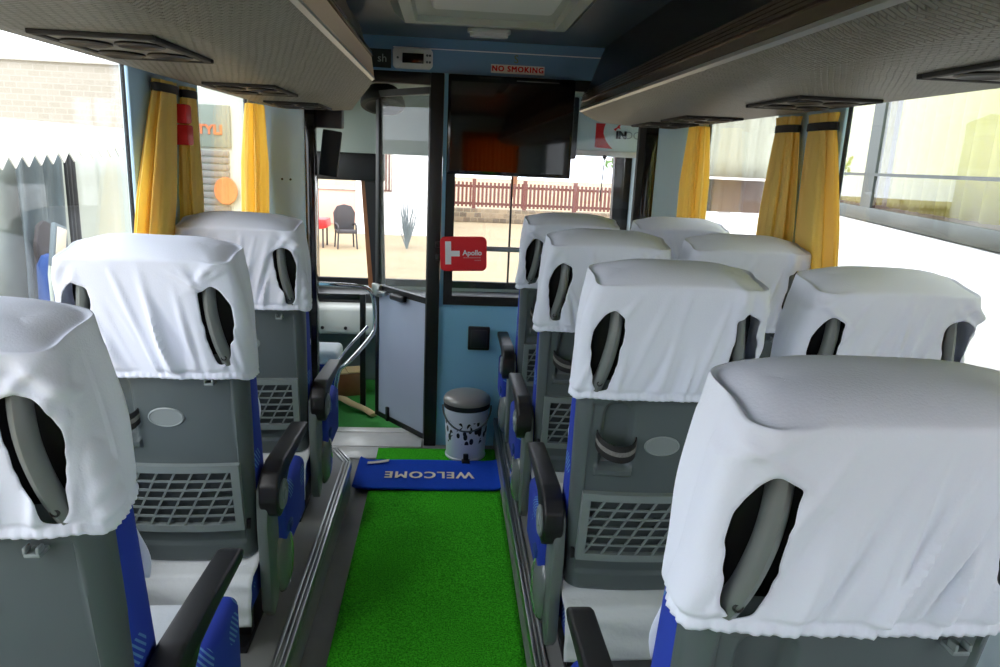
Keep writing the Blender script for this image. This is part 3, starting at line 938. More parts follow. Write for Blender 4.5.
def seat_parts(root, side, cover_obj):
    R = root
    shell_mesh().build('seat_back_shell', M['shell'], R, smooth=50)
    # dark core seen behind the handle openings
    m = MB()
    m.loft([[(x, y, z) for x, y in superloop(w, yr(z) + a, yr(z) + .165, 60, 5)] for w, z, a in ((.207, .90, .036), (.207, 1.0, .036), (.205, 1.08, .032), (.195, 1.14, .024), (.165, 1.185, .028))])
    m.build('headrest_core', M['black_soft'], R)
    # blue padded front
    m = MB()
    lv = [(.34, .9), (.36, 1.), (.5, 1.), (.7, 1.), (.86, 1.), (.90, .97), (.905, .8)]
    m.loft([[(x, y, z) for x, y in superloop(.214 * k, yr(z) + .040, yr(z) + .182, 80, 5)] for z, k in lv])
    m.build('backrest', M['fabric'], R, smooth=60)
    # cushion and its white cover
    MB().box(-.212, .212, .19, .60, .125, .392, bev=.045, seg=4).box(-.20, .20, .085, .22, .125, .245, bev=.02, seg=3).build('seat_cushion', M['fabric'], R)
    prof = [(.060, .118), (.064, .16), (.069, .20), (.078, .238), (.098, .258), (.15, .262), (.215, .30), (.235, .385), (.25, .402), (.35, .407), (.50, .409), (.58, .402), (.615, .375), (.625, .32), (.626, .27)]
    rnd = random.Random(5)
    p4 = [rnd.uniform(0, 6) for _ in range(6)]
    def cf(u, v):
        k = v * (len(prof) - 1); i = min(int(k), len(prof) - 2); t = k - i
        y = prof[i][0] * (1 - t) + prof[i + 1][0] * t; z = prof[i][1] * (1 - t) + prof[i + 1][1] * t
        x = -.212 + .424 * u
        return (x, y + .003 * math.sin(31 * z * 3 + p4[0] + 2 * x * 9) * (z < .25), z + .003 * math.sin(22 * y + p4[1] + 11 * x) - .012 * (abs(x) / .212) ** 6 * (z > .39))
    m = MB(); m.grid(cf, 40, 60)
    m.build('seat_cover', M['cover2'], R, smooth=60, solid=.003)
    # pocket with lattice, slanted bars
    z0, z1 = .388, .602
    y_ = lambda z: yr(z) - .006
    pk = MB()
    def slab(m, x0, x1, za, zb, t=.010, off=0., slant=0.):
        v = []
        for (x, z) in ((x0, za), (x1, za), (x1 + slant, zb), (x0 + slant, zb)):
            b_ = yr(z) + .007 + .018 * (x / .21) ** 2 - off
            v.append(((x, b_ - t, z), (x, b_, z)))
        m.add([v[0][0], v[1][0], v[2][0], v[3][0], v[0][1], v[1][1], v[2][1], v[3][1]],
              [(0, 1, 2, 3), (7, 6, 5, 4), (0, 4, 5, 1), (1, 5, 6, 2), (2, 6, 7, 3), (3, 7, 4, 0)])
    xa = [-.185 + .37 * k / 12 for k in range(13)]
    for a, b_ in zip(xa, xa[1:]):
        slab(pk, a, b_, z1 - .022, z1, .022); slab(pk, a, b_, z0, z0 + .022, .022)
    for a in (-.185, .163):
        slab(pk, a, a + .022, z0 + .022, z1 - .022, .022)
    pf = pk.build('magazine_pocket', M['shell_light'], R, smooth=0)
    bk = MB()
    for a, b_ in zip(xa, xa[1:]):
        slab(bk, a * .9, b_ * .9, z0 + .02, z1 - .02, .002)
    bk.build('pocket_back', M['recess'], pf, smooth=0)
    lt = MB()
    for k in range(1, 6):
        z = z0 + .022 + (z1 - z0 - .044) * k / 6
        for a, b_ in zip(xa, xa[1:]):
            slab(lt, max(a, -.163), min(b_, .163), z - .003, z + .003, .006, .012)
    hh = z1 - z0 - .044
    sl = .085
    for k in range(-2, 8):
        x = -.163 + k * .0466
        za, zb, xs = z0 + .022, z1 - .022, x
        # clip the slanted bar to the frame
        a0 = max(0., (-.163 - x) / sl); a1 = min(1., (.163 - x) / sl)
        if a1 - a0 < .05: continue
        slab(lt, x + sl * a0 - .003, x + sl * a0 + .003, za + hh * a0, za + hh * a1, .006, .0125, slant=sl * (a1 - a0))
    lt.build('lattice', M['shell_light'], pf, smooth=0)
    MB().box(-.199, -.187, yr(.40) + .012, yr(.40) + .026, .385, .415, bev=.003).build('pocket_hinge', M['black'], pf)
    MB().box(.187, .199, yr(.40) + .012, yr(.40) + .026, .385, .415, bev=.003).build('pocket_hinge', M['black'], pf)
    # badge
    mt_ = Matrix.Translation((.008, yr(.745) + .008, .745)) @ Matrix.Rotation(math.atan(.145 / .92), 4, 'X') @ Matrix.Rotation(PI / 2, 4, 'X')
    MB().lathe([(.047, -.001), (.047, .003), (.043, .005), (.041, .003), (.002, .003)], 40, mt_ @ Matrix.Diagonal((1, .62, 1, 1))).build('badge', M['badge'], R)
    # bottle strap
    st_ = MB(); st2 = MB()
    def arc_strip(m, r0, r1, za, zb):
        rows = []
        for k in range(25):
            a = -.15 + (PI + .3) * k / 24
            cs, sn = math.cos(a), math.sin(a)
            drop = -.022 * max(sn, 0)
            rows.append([(-.113 - .053 * r * cs, yr(.76) + .014 - .046 * r * sn, z + drop + .010 * cs * .6) for r, z in ((r0, za), (r1, za), (r1, zb), (r0, zb))])
        m.loft(rows)
    arc_strip(st_, .95, 1.0, .735, .780); arc_strip(st2, 1.0, 1.015, .752, .764)
    so = st_.build('bottle_strap', M['black_soft'], R)
    st2.build('woven_stripe', mat('strap_stripe', (112, 110, 106), .8, noise=(200, .5)), so)
    # coat hook
    hk = MB().box(.122, .146, yr(.88) - .008, yr(.86) + .02, .846, .853, bev=.002).box(.122, .127, yr(.88) - .010, yr(.86) + .004, .853, .864, bev=.002).box(.141, .146, yr(.88) - .010, yr(.86) + .004, .853, .864, bev=.002)
    hk.build('coat_hook', M['shell_light'], R)
    # grab handles
    for s_ in (-1, 1):
        w = hw(1.0) + .006
        path = [(s_ * (w + .008 - c), yr(z) + e, z) for c, z, e in ((.080, 1.15, .03), (.079, 1.11, .018), (.077, 1.07, .008), (.073, 1.03, .003), (.066, .99, .002), (.057, .95, .004), (.049, .922, .010), (.046, .906, .016))]
        h_ = MB(); h_.tube(path, lambda t: .0195 if .06 < t < .94 else .015, 12, flat=.8, smooth=2)
        ho = h_.build('grab_handle', M['handle'], R)
        q = Matrix.Translation((s_ * (w + .008 - .050), yr(.922) - .0075, .925)) @ Matrix.Rotation(-s_ * .12, 4, 'Z') @ Matrix.Rotation(PI / 2, 4, 'X')
        MB().lathe([(.0075, -.004), (.0075, .003), (.0055, .005), (.004, .002), (.001, .002)], 16, q).build('handle_screw', M['black'], ho)
    cover_obj.parent = R
    # legs
    for x in (-.16, .16):
        l = MB().box(x - .022, x + .022, .16, .20, .02, .13, bev=.004).box(x - .022, x + .022, .48, .52, .02, .13, bev=.004).box(x - .025, x + .025, .10, .58, .0, .022, bev=.004).box(x - .02, x + .02, .12, .56, .112, .132, bev=.004)
        l.build('leg', M['black'], R)
    if side:
        s_ = side
        xs = lambda a, b_: (min(s_ * a, s_ * b_), max(s_ * a, s_ * b_))
        x0, x1 = xs(.214, .246)
        pn = [(.145, .50), (.20, .53), (.250, .505), (.265, .43), (.275, .33), (.285, .24), (.28, .15), (.245, .085), (.20, .06), (.165, .10), (.155, .25), (.14, .38)]
        MB().box(*xs(.205, .266), .268, .60, .205, .425, bev=.028, seg=4).build('side_bolster', M['fabric'], R)
        po_ = MB().prism(pn, 'x', x0, x1, bev=.007, seg=2).build('side_panel', M['panel'], R)
        m = MB()
        rings = []
        for k in range(9):
            a = PI / 2 * k / 8
            rings.append([(s_ * (.243 + .036 * math.sin(a)), .315 + .075 * math.cos(a) * math.cos(t) * (1 + .25 * math.sin(t)), .185 + .115 * math.cos(a) * math.sin(t)) for t in [2 * PI * i / 28 for i in range(28)]][:28])
        rings[-1] = [(s_ * .279, .315 + .002 * math.cos(2 * PI * i / 28), .185 + .002 * math.sin(2 * PI * i / 28)) for i in range(28)]
        m.loft(rings); m.build('recliner_housing', M['pod'], po_)
        MB().box(*xs(.246, .275), .30, .35, .285, .315, bev=.006).build('recline_lever', M['bluecloth'], po_)
        # armrest
        ar = [(.150, .425), (.135, .465), (.140, .515), (.17, .548), (.23, .562), (.40, .556), (.58, .548), (.605, .538), (.607, .522), (.585, .512), (.40, .512), (.30, .505), (.262, .475), (.245, .43), (.21, .405), (.175, .405)]
        x0, x1 = xs(.222, .278)
        ao = MB().prism(ar, 'x', x0, x1, bev=.010, seg=3).build('armrest', M['black'], R)
        q = Matrix.Translation((s_ * .277, .198, .468)) @ Matrix.Rotation(s_ * PI / 2, 4, 'Y')
        MB().lathe([(.044, -.002), (.044, .006), (.036, .010), (.030, .007), (.018, .007), (.014, .011), (.001, .011)], 32, q).build('pivot_ring', M['shell_light'], ao)

covers = []
for sd, ln, zz_ in ((3, -1, .864), (8, 1, .882), (15, 1, .882)):
    covers.append(cover_mesh(sd, ln, zz_))
cover_objs = [c.build('headrest_cover', M['cover'], None, smooth=70, solid=.002) for c in covers]
# group prototypes: aisle arm on +x (single seats), aisle arm on -x (double seats, aisle), no arm (double seats, window)
def seat_proto(label, group, loc, side, cov):
    r = thing('bus_seat', label, 'seat', loc, group=group)
    seat_parts(r, side, cov)
    return r
CL, CA, CW = -.742, .560, 1.085
G1, G2, G3 = 'single seats along the entrance side', 'aisle seats of the double rows', 'window seats of the double rows'
def seat_copy(src, loc, label, cov):
    c = copy_tree(src); c.location = loc; c['label'] = label
    for ch in c.children:
        if ch.name.startswith('headrest_cover'):
            ch.data = cov.data
    return c
A0 = seat_proto('grey single seat with blue sides and white headrest cover, middle one of the single row', G1, (CL, 1.79, P), 1, cover_objs[0])
seat_copy(A0, (CL, 2.58, P), 'grey single seat in white cover standing closest to the doorway post', cover_objs[2])
seat_copy(A0, (-.735, .96, P), 'grey single seat cut off by the picture edge, its black armrest reaching forward', cover_objs[2])
B0 = seat_proto('grey aisle seat with oval badge, bottle strap and lattice pocket in full view', G2, (CA, 1.64, P), -1, cover_objs[1])
seat_copy(B0, (.548, .73, P), 'closest aisle seat, large white cover filling the lower right corner', cover_objs[2])
seat_copy(B0, (CA, 2.43, P), 'aisle seat third from the camera, just behind the seat nearest the partition', cover_objs[0])
seat_copy(B0, (CA, 3.20, P), 'aisle seat nearest the blue partition and the pedal bin', cover_objs[2])
W0 = seat_proto('window seat with big white cover under the bright window, right of the aisle seats', G3, (1.10, 1.64, P), 0, cover_objs[2])
seat_copy(W0, (1.06, 2.43, P), 'window seat whose white cover stands before the wide yellow curtain', cover_objs[1])
seat_copy(W0, (1.065, 3.20, P), 'window seat in the front corner, white cover below the yellow corner curtain', cover_objs[0])

# ------------------------------------------------------------------ driver's cab
struct(boxo('floor_cab', (XL, XR, 4.10, YF, -.08, -.02), M['cabgreen']))
fw = MB()
fw.box(XL, XR, YF - .05, YF, -.3, .66); fw.box(XL, XR, YF - .05, YF, 1.96, ZC)
struct(fw.build('wall_cab', M['cabgrey'], smooth=0))
ws = struct(empty('window_10', (0, YF - .03, .66)))
f = MB()
f.box(XL, XL + .05, -.02, .02, 0, 1.3); f.box(XR - .05, XR, -.02, .02, 0, 1.3)
f.box(XL + .05, XR - .05, -.02, .02, 0, .05); f.box(XL + .05, XR - .05, -.02, .02, 1.25, 1.3)
f.box(.455, .468, -.015, .015, .05, 1.25)
f.build('window_frame', M['black_soft'], ws, smooth=0)
boxo('glass_pane', (XL + .05, XR - .05, -.003, .003, .05, 1.25), M['glass'], ws)
# leaning door pillar with wood print and the cab lintel
struct(MB().prism([(-.60, 1.44), (-.47, 1.44), (-.45, .66), (-.535, .66)], 'y', 5.28, 5.33).build('trim_15', M['black']))
struct(MB().prism([(-.625, 1.44), (-.60, 1.44), (-.535, .66), (-.57, .66)], 'y', 5.285, 5.32).build('trim_16', M['wood']))
struct(boxo('trim_17', (XL, -.46, 5.24, 5.34, 1.43, 1.62), M['black'], bev=.01))
struct(boxo('trim_18', (XL, -.05, 5.20, 5.36, 1.62, 2.19), M['cabgrey']))
vs_ = thing('cab_visor', 'black folding visor hanging at the top of the doorway post', 'visor', (-.72, 4.02, 1.60))
MB().box(-.02, .15, -.02, .06, .14, .245, bev=.01).build('visor_bracket', M['black'], vs_)
MB().box(.03, .13, -.012, .02, -.10, .14, bev=.008, mtx=Matrix.Rotation(.12, 4, 'Y')).build('visor_flap', M['black_soft'], vs_)
db = thing('dashboard', 'white dashboard under the windscreen seen past the chrome handrail', 'dashboard', (0, 5.1, -.02))
MB().box(-.98, 1.30, -.10, .28, .39, .59, bev=.03, seg=3).build('dashboard_top', M['acwhite'], db)
MB().box(-.98, 1.30, .10, .28, .0, .39, bev=.01).build('dashboard_base', M['panel'], db)
MB().box(-.98, 1.30, .06, .29, .59, .66, bev=.01).build('dashboard_shelf', M['black'], db)
for x in (-.86, -.70, -.58):
    MB().lathe([(.012, 0), (.012, .006), (.006, .01)], 14, Matrix.Translation((x, -.099, .44)) @ Matrix.Rotation(PI / 2, 4, 'X')).build('knob', M['black'], db)
hr = thing('handrail', 'bent chrome handrail beside the doorway post', 'handrail', (0, 0, 0))
MB().tube([(-.78, 4.30, .855), (-.52, 4.30, .85), (-.455, 4.30, .83), (-.43, 4.30, .77), (-.425, 4.30, .60), (-.44, 4.27, .55), (-.56, 4.14, .42), (-.64, 4.135, .36), (-.64, 4.135, -.01)], .013, 12, smooth=2).build('rail_tube', M['chrome'], hr)
MB().tube([(-.47, 4.31, .60), (-.62, 4.20, .44), (-.64, 4.15, .38)], .009, 10, smooth=1).build('lower_rail', M['chrome'], hr)
bp = thing('stanchion', 'thin black upright with a horizontal bar inside the doorway', 'post', (-.535, 4.62, -.02))
MB().box(-.018, .018, -.018, .018, 0, .76, bev=.004).build('upright', M['black'], bp)
MB().box(-.40, -.018, -.015, .015, .72, .76, bev=.004).build('crossbar', M['black'], bp)
cs = thing('cab_bench', 'small cab bench with a white cushion cover behind the doorway post', 'bench', (-.80, 4.42, .0))
MB().box(-.13, .13, -.12, .12, .16, .37, bev=.04, seg=3).build('seat_cushion', M['fabric'], cs)
MB().box(-.135, .150, -.125, .125, .35, .44, bev=.03, seg=3).build('seat_cover', M['cover2'], cs)
MB().box(-.10, .10, -.10, .10, 0, .17, bev=.01).build('pedestal', M['black'], cs)
sb = thing('strap', 'loose beige strap lying on the green cab carpet', 'strap', (0, 0, 0))
MB().tube([(-.86, 4.66, .0), (-.70, 4.72, .01), (-.60, 4.52, .03), (-.52, 4.52, .0), (-.44, 4.4, .0)], .03, 8, flat=.4, smooth=2).build('webbing', M['beige'], sb)
tb = thing('cardboard_box', 'brown cardboard box on the green carpet inside the doorway', 'box', (-.68, 4.88, -.02), (0, 0, .3))
MB().box(-.10, .10, -.07, .07, 0, .16, bev=.004).build('carton', M['wood'], tb)
MB().box(-.11, .0, -.072, .072, .16, .168).box(.002, .11, -.072, .072, .165, .173).build('carton_flap', M['beige'], tb)
# loudspeaker under the cab ceiling
sp = thing('loudspeaker', 'round black loudspeaker fixed under the cab ceiling beyond the door', 'speaker', (-.40, 4.45, 1.90), (0, 0, 0))
MB().lathe([(.02, .10), (.09, .09), (.125, .03), (.13, 0), (.125, -.012), (.10, -.015), (.085, -.002), (.04, .012), (.035, -.006), (.004, -.012)], 36, Matrix.Rotation(-.35, 4, 'X')).build('speaker_ring', M['black_soft'], sp)
MB().lathe([(.022, -.006), (.018, -.016), (.003, -.020)], 24, Matrix.Rotation(-.35, 4, 'X')).build('speaker_cone', M['shell_light'], sp)
struct(MB().prism([(XL, 2.0), (-.05, 2.02), (-.05, 2.06), (XL, 2.04)], 'y', 3.98, 5.2).build('ceiling_cab', M['cabgrey'], smooth=0))
# sun visor board with its print
vb = thing('visor_board', 'pale board with red crescent and dark letters at the windscreen top', 'sign', (1.05, 4.70, 1.70))
MB().box(-.25, .28, -.008, .008, 0, .32, bev=.004).build('board', mat('visor_pale', (214, 222, 216), .5), vb)
MB().box(-.25, .28, -.02, .012, -.035, .0, bev=.006).build('board_edge', mat('visor_edge', (236, 222, 214), .5), vb)
MB().prism([(-.135, .168), (-.135, .02)] + [(-.02 - .075 * math.sin(PI / 2 * (k / 10) ** .8) + .02 * max(0, k - 6) / 4, .015 + .153 * k / 10) for k in range(0, 11)], 'y', -.011, -.0085).build('red_crescent', M['red_plain'], vb)
text('lettering', 'IN', .066, M['black'], vb, face_rear(.030, -.0098, .100), heavy=.004)
text('lettering', 'DO', .066, mat('grey_print', (150, 158, 156), .6), vb, face_rear(.108, -.0098, .100))
MB().prism([(-.022, .137), (-.005, .145), (.01, .163), (.024, .166), (.016, .152), (.024, .138), (.007, .143), (-.01, .126)], 'y', -.011, -.0085).build('red_mark', M['red_plain'], vb)
MB().box(-.31, -.25, -.02, .02, -.06, .32, bev=.015).build('board_post', M['black'], vb)
cd = thing('cord', 'thin dark cord hanging from the pale windscreen board', 'cord', (.98, 4.67, 1.385))
MB().tube([(0, 0, .28), (-.004, 0, .15), (-.012, 0, 0)], .004, 6).build('cord_line', M['black'], cd)
MB().lathe([(.004, .29), (.013, .285), (.013, .27), (.004, .262)], 12).build('cord_clip', M['black'], cd)
struct(MB().prism([(1.19, .66), (1.26, .66), (1.225, 1.98), (1.16, 1.98)], 'y', 5.20, 5.27).build('trim_19', M['black']))

# ------------------------------------------------------------------ outside
GZ = -.95
gd = MB(); gd.grid(lambda u, v: (-70 + 140 * u, -40 + 140 * v, GZ), 8, 8)
struct(gd.build('ground', M['ground']))
# fence ahead
fe = thing('iron_fence', 'rust brown iron fence on a low stone wall beyond the sandy yard', 'fence', (0, 30, GZ))
MB().box(-1.2, 7.5, 0, .5, 0, .55, bev=.04).build('stone_base', M['stone'], fe)
pan = MB()
for k in range(52):
    x = -1.1 + k * .165
    pan.box(x - .045, x + .045, .2, .26, .62, 1.62)
for z in (.75, 1.45):
    pan.box(-1.2, 7.5, .26, .32, z - .05, z + .05)
pan.build('bar_panel', M['fence'], fe)
for k in range(5):
    boxo('fence_post', (-1.15 + k * 2.1, -1.0 + k * 2.1, .16, .34, .5, 1.75), M['fence'], fe)
for i, (x, y, z, h, lab) in enumerate(((10.5, 40, 4.2, 5.2, 'pale green tree seen past the windscreen pillar'), (4.5, 52, 4.0, 5.0, 'dry tree crown behind the rusty fence'))):
    t_ = thing('tree', lab, 'tree', (x, y, GZ))
    MB().tube([(0, 0, 0), (.1, 0, 1.4), (.0, .1, 3)], .22, 10).build('trunk', M['wood'], t_)
    rnd = random.Random(i)
    lf = MB()
    for k in range(260):
        a, b_, r = rnd.uniform(0, 6.28), rnd.uniform(-.5, 1.57), rnd.uniform(.6, 1) * 2.2
        c = Vector((r * math.cos(a) * math.cos(b_), r * math.sin(a) * math.cos(b_), 3.1 + r * .7 * math.sin(b_)))
        ax = Vector((rnd.uniform(-1, 1), rnd.uniform(-1, 1), rnd.uniform(-1, 1))).normalized(); bx = ax.orthogonal().normalized(); s_ = .28
        lf.add([c + ax * s_, c + bx * s_ * .6, c - ax * s_, c - bx * s_ * .6], [(0, 1, 2, 3)])
    lf.build('foliage', M['leaf'], t_)
# yard chairs and red table
def yard_chair(label, loc, rz):
    r = thing('garden_chair', label, 'chair', loc, (0, 0, rz), 'dark chairs in the yard')
    MB().prism([(-.27, .48), (-.30, .95), (-.2, 1.13), (0, 1.18), (.2, 1.13), (.30, .95), (.27, .48)], 'y', .24, .30, bev=.02).build('backrest', M['darkchair'], r)
    MB().box(-.27, .27, -.27, .27, .42, .50, bev=.02).build('seat', M['darkchair'], r)
    for x in (-.24, .24):
        MB().tube([(x, .27, .62), (x * 1.1, 0, .68), (x, -.26, .62), (x, -.26, .45)], .025, 8, smooth=1).build('armrest', M['darkchair'], r)
        for y in (-.24, .25):
            MB().tube([(x, y, .42), (x * 1.1, y * 1.1, 0)], .022, 8).build('leg', M['darkchair'], r)
    return r
yard_chair('dark wicker chair with rounded back beyond the red table in the yard', (-2.80, 20.2, GZ), .3)
yard_chair('dark chair half hidden by the doorway post beside the red table', (-4.5, 21.5, GZ), -.5)
ty = thing('yard_table', 'table draped in red cloth between the dark chairs in the yard', 'table', (-3.76, 20.4, GZ))
MB().box(-.42, .42, -.4, .4, .70, .75, bev=.02).build('tabletop', M['wood'], ty)
MB().prism([(-.46, .40), (-.44, .77), (.44, .77), (.47, .55), (.20, .50), (-.1, .35)], 'y', -.42, .42, bev=.02).build('tablecloth', M['red_plain'], ty)
for x in (-.36, .36):
    for y in (-.34, .34):
        MB().tube([(x, y, .7), (x, y, 0)], .025, 8).build('leg', M['darkchair'], ty)
lw = thing('yard_wall', 'low pink boundary wall behind the dark yard chairs', 'wall', (-6.2, 27, GZ))
MB().box(-5, 4.6, 0, .3, 0, 1.25, bev=.03).build('wall_body', mat('pink_plaster', (214, 170, 156), .9), lw)
MB().box(-5.1, 4.7, -.06, .36, 1.25, 1.33, bev=.02).build('coping', M['stallwall'], lw)
# house seen through the door glass
hs = thing('house', 'white house with a red-brown barred window seen through the door glass', 'building', (-1.9, 24, GZ))
MB().box(-1.1, 1.6, 0, 4, 0, 4.4).build('house_wall', M['white_paint'], hs)
hwm = MB().box(-.55, .05, -.06, 0, 1.4, 3.4).build('house_window', M['fence'], hs)
hb = MB()
for k in range(6): hb.box(-.50 + k * .1, -.46 + k * .1, -.10, -.06, 1.45, 3.35)
hb.build('window_bars', mat('pale_bars', (206, 196, 182), .6), hwm)
bi = thing('dry_bush', 'leafless grey bush before the white house beyond the door glass', 'bush', (-1.15, 20.5, GZ))
rnd = random.Random(4)
br_ = MB()
for k in range(34):
    a, h_ = rnd.uniform(0, 6.28), rnd.uniform(.9, 1.75)
    r0 = rnd.uniform(.15, .5)
    br_.tube([(0, 0, 0), (r0 * .4 * math.cos(a), r0 * .4 * math.sin(a), h_ * .5), (r0 * math.cos(a + .4), r0 * math.sin(a + .4), h_)], lambda t: .022 * (1.05 - t), 5)
br_.build('branches', M['tarp'], bi)

# market stall beside the single-seat windows
sl_ = thing('stall_awning', 'white canvas stall awning with a zigzag valance beside the bus', 'awning', (-3.08, 4.4, 0))
def vz(y): return .05 * y
cn = MB(); cn.grid(lambda u, v: (-.28 * v, -3.5 + 8.5 * u, 1.66 + .10 * v - .02 * math.sin(PI * v) - .01 * u), 40, 8); cn.build('canopy_sheet', M['canvas'], sl_, solid=.01)
va = MB()
for k in range(51):
    y0 = -3.5 + k * .167
    zt_ = 1.47 + .05 * max(-1.5, min(2.6, y0 - .6))
    va.prism([(y0, 1.67), (y0 + .167, 1.67), (y0 + .167, zt_), (y0 + .0835, zt_ - .085), (y0, zt_)], 'x', -.006, .006)
va.build('valance', mat('valance_white', (238, 238, 234), .8, trans=.15), sl_, smooth=0)
for y in (-3.2, 4.9):
    MB().tube([(-.05, y, GZ), (-.05, y, 1.66)], .03, 10).build('awning_pole', M['stallwall'], sl_)
sk = thing('stall_backdrop', 'pale sheet hung as the back of the market stall', 'sheet', (-3.95, 5.6, 0))
o = MB(); o.grid(lambda u, v: (.05 * math.sin(30 * u) + .02 * math.sin(71 * u), -4.5 + 8.4 * u, GZ + 2.62 * v), 120, 6); o.build('sheet_cloth', M['stallwall'], sk, solid=.01)
tp = thing('grey_tarpaulin', 'grey tarpaulin hanging under the zigzag awning', 'tarpaulin', (-3.78, 7.05, 0))
o = MB(); o.grid(lambda u, v: (.04 * math.sin(14 * u + 2 * v) + .02 * math.sin(37 * u), -.38 + .76 * u + .10 * (v - .5), GZ + 2.6 * v), 50, 10); o.build('tarpaulin_cloth', M['tarp'], tp, solid=.01)
gk = thing('grey_post_sheet', 'darker grey strip of sheet beside the grey tarpaulin', 'sheet', (-3.76, 7.62, 0))
o = MB(); o.grid(lambda u, v: (.02 * math.sin(19 * u), -.11 + .22 * u, GZ + 2.6 * v), 16, 6); o.build('sheet_cloth', mat('dark_sheet', (58, 60, 62), .8, noise=(8, .3)), gk, solid=.01)
for y, z in ((8.35, .95), (8.3, .45), (8.45, 1.22)):
    pass
dh = thing('stall_drape', 'blue cloth bundle at the foot of the grey tarpaulin', 'cloth', (-3.45, 6.55, .28))
MB().lofted([[(.10 * r * math.cos(a) * (1 + .15 * math.sin(5 * a)), .2 * r * math.sin(a), z) for a in [2 * PI * k / 24 for k in range(24)]] for r, z in ((.9, -1.23), (1.05, -.6), (1., -.1), (.9, .28), (.6, .36))]).build('bundle', M['bluecloth'], dh)
dc = thing('stall_chair', 'dark rounded chair back behind the blue cloth bundle', 'chair', (-3.62, 6.78, GZ))
MB().prism([(-.16, 1.2), (-.17, 1.65), (-.1, 1.82), (0, 1.86), (.1, 1.82), (.17, 1.65), (.16, 1.2)], 'x', -.02, .02, bev=.01).build('backrest', M['darkchair'], dc)
for y in (-.14, .14):
    MB().tube([(0, y, 1.25), (0, y, 0)], .018, 8).build('leg', M['darkchair'], dc)
mp_ = thing('stall_mirror', 'tilted rectangular mirror on a post under the white awning', 'mirror', (-2.92, 5.55, GZ))
MB().tube([(0, -.06, 0), (0, -.06, 1.60), (.0, .0, 1.78)], .014, 10).build('mirror_post', M['stallwall'], mp_)
qm = Matrix.Translation((.03, .03, 1.80)) @ Matrix.Rotation(-.30, 4, 'X')
MB().box(-.02, .02, -.085, .085, -.16, .16, bev=.012, mtx=qm).build('mirror_back', M['tarp'], mp_)
MB().box(.02, .026, -.065, .065, -.135, .135, bev=.002, mtx=qm).build('mirror_face', mat('mirror_beige', (206, 196, 178), .25), mp_)
bg = thing('blue_bag', 'crumpled blue bag hanging below the tilted mirror', 'bag', (-2.80, 5.46, .40))
MB().lofted([[(.05 * r * math.cos(a) * (1 + .2 * math.sin(4 * a + z * 30)), .08 * r * math.sin(a) * (1 + .15 * math.sin(3 * a)), z) for a in [2 * PI * k / 24 for k in range(24)]] for r, z in ((.3, 0), (.95, .03), (1.1, .09), (.8, .17), (.25, .21))]).build('bag_body', M['bluecloth'], bg)
ob = thing('carton', 'small orange and white carton under the blue bag', 'box', (-2.80, 5.60, .20))
MB().box(-.06, .06, -.08, .08, 0, .17, bev=.005).build('carton_body', M['stallwall'], ob)
MB().box(-.065, .065, -.085, -.03, -.002, .172, bev=.005).build('carton_band', M['orange'], ob)
MB().tube([(0, 0, GZ - .20), (0, 0, 0)], .03, 8).build('carton_stand', M['stallwall'], ob)
bw = thing('brick_building', 'pale brick building rising behind the white awning', 'building', (-8.0, 13.0, GZ))
MB().box(-5, 2.55, 0, .4, 0, 3.80).build('brick_wall', M['brick'], bw, smooth=0)
MB().box(-5.1, 2.6, -.06, .45, 3.80, 3.86, bev=.02).build('parapet', M['canvas'], bw)
# shop seen through the second single-side window
sh = thing('shop_front', 'shuttered shop with orange lettering seen past the tied yellow curtains', 'shop', (-4.55, 14.0, GZ))
MB().box(-.75, 1.5, 0, .3, 0, 3.6).build('shop_wall', M['stallwall'], sh, smooth=0)
MB().box(-.7, .55, -.06, 0, 2.55, 3.30, bev=.02).build('sign_board', M['shopgreen'], sh)
text('lettering', 'STYLI', .23, M['orange_pale'], sh, face_rear(.14, -.07, 2.86), extrude=.01, bold=.008)
r_ = MB()
for k in range(20): r_.box(-.7, .5, -.05, 0, .02 + k * .125, .12 + k * .125, bev=.015)
r_.build('shutter', M['shutter'], sh)
MB().lathe([(.24, -.02), (.25, 0), (.24, .02)], 32, Matrix.Translation((.44, -.10, 1.78)) @ Matrix.Rotation(PI / 2, 4, 'X') @ Matrix.Diagonal((.85, 1, 1, 1))).build('round_sign', M['orange_pale'], sh)

# the coach standing alongside
BA = math.radians(-14)
co = thing('parked_coach', 'white coach with pale yellow curtains parked close outside the double-seat windows', 'bus', (2.25, 1.5, GZ), (0, 0, BA))
zl, zh_ = 2.33, 4.1                 # window band above ground
cb = MB()
cb.box(0, 2.3, -1.8, 6.5, .35, zl - .10, bev=.04); cb.box(0, 2.3, -1.8, 6.5, zh_, 4.6, bev=.06); cb.box(2.2, 2.3, -1.8, 6.5, zl - .1, zh_)
cb.box(0, 2.3, 6.38, 6.5, zl - .10, zh_)
cb.build('coach_body', M['bus_white'], co)
MB().box(-.004, .05, -1.8, 6.38, zl - .10, zl, bev=.003).build('window_seal', M['bus_seal'], co)
for k, (a, b_) in enumerate(((-1.6, 1.15), (1.3, 4.05), (4.3, 6.36))):
    boxo('window_pane', (.01, .016, a, b_, zl, zh_), M['glass'], co)
    if True:
        cc = MB(); cc.grid(lambda u, v, a=a, b_=b_: (.12 + .045 * math.sin(2 * PI * (b_ - a) * 4.5 * u + 1.3 * math.sin(9 * u)) + .012 * math.sin(61 * u), a + (b_ - a) * u, zl + .015 + (zh_ - zl - .03) * v), 160, 6)
        cc.build('coach_curtain', M['bus_curtain'], co, solid=.003)
for y, wd_ in ((1.15, .15), (4.05, .25)):
    MB().box(.0, .04, y, y + wd_, zl, zh_).build('window_post', M['bus_seal'], co)
MB().box(.0, .03, -1.8, 6.38, zl + .24, zl + .262).build('window_rail', M['bus_seal'], co)
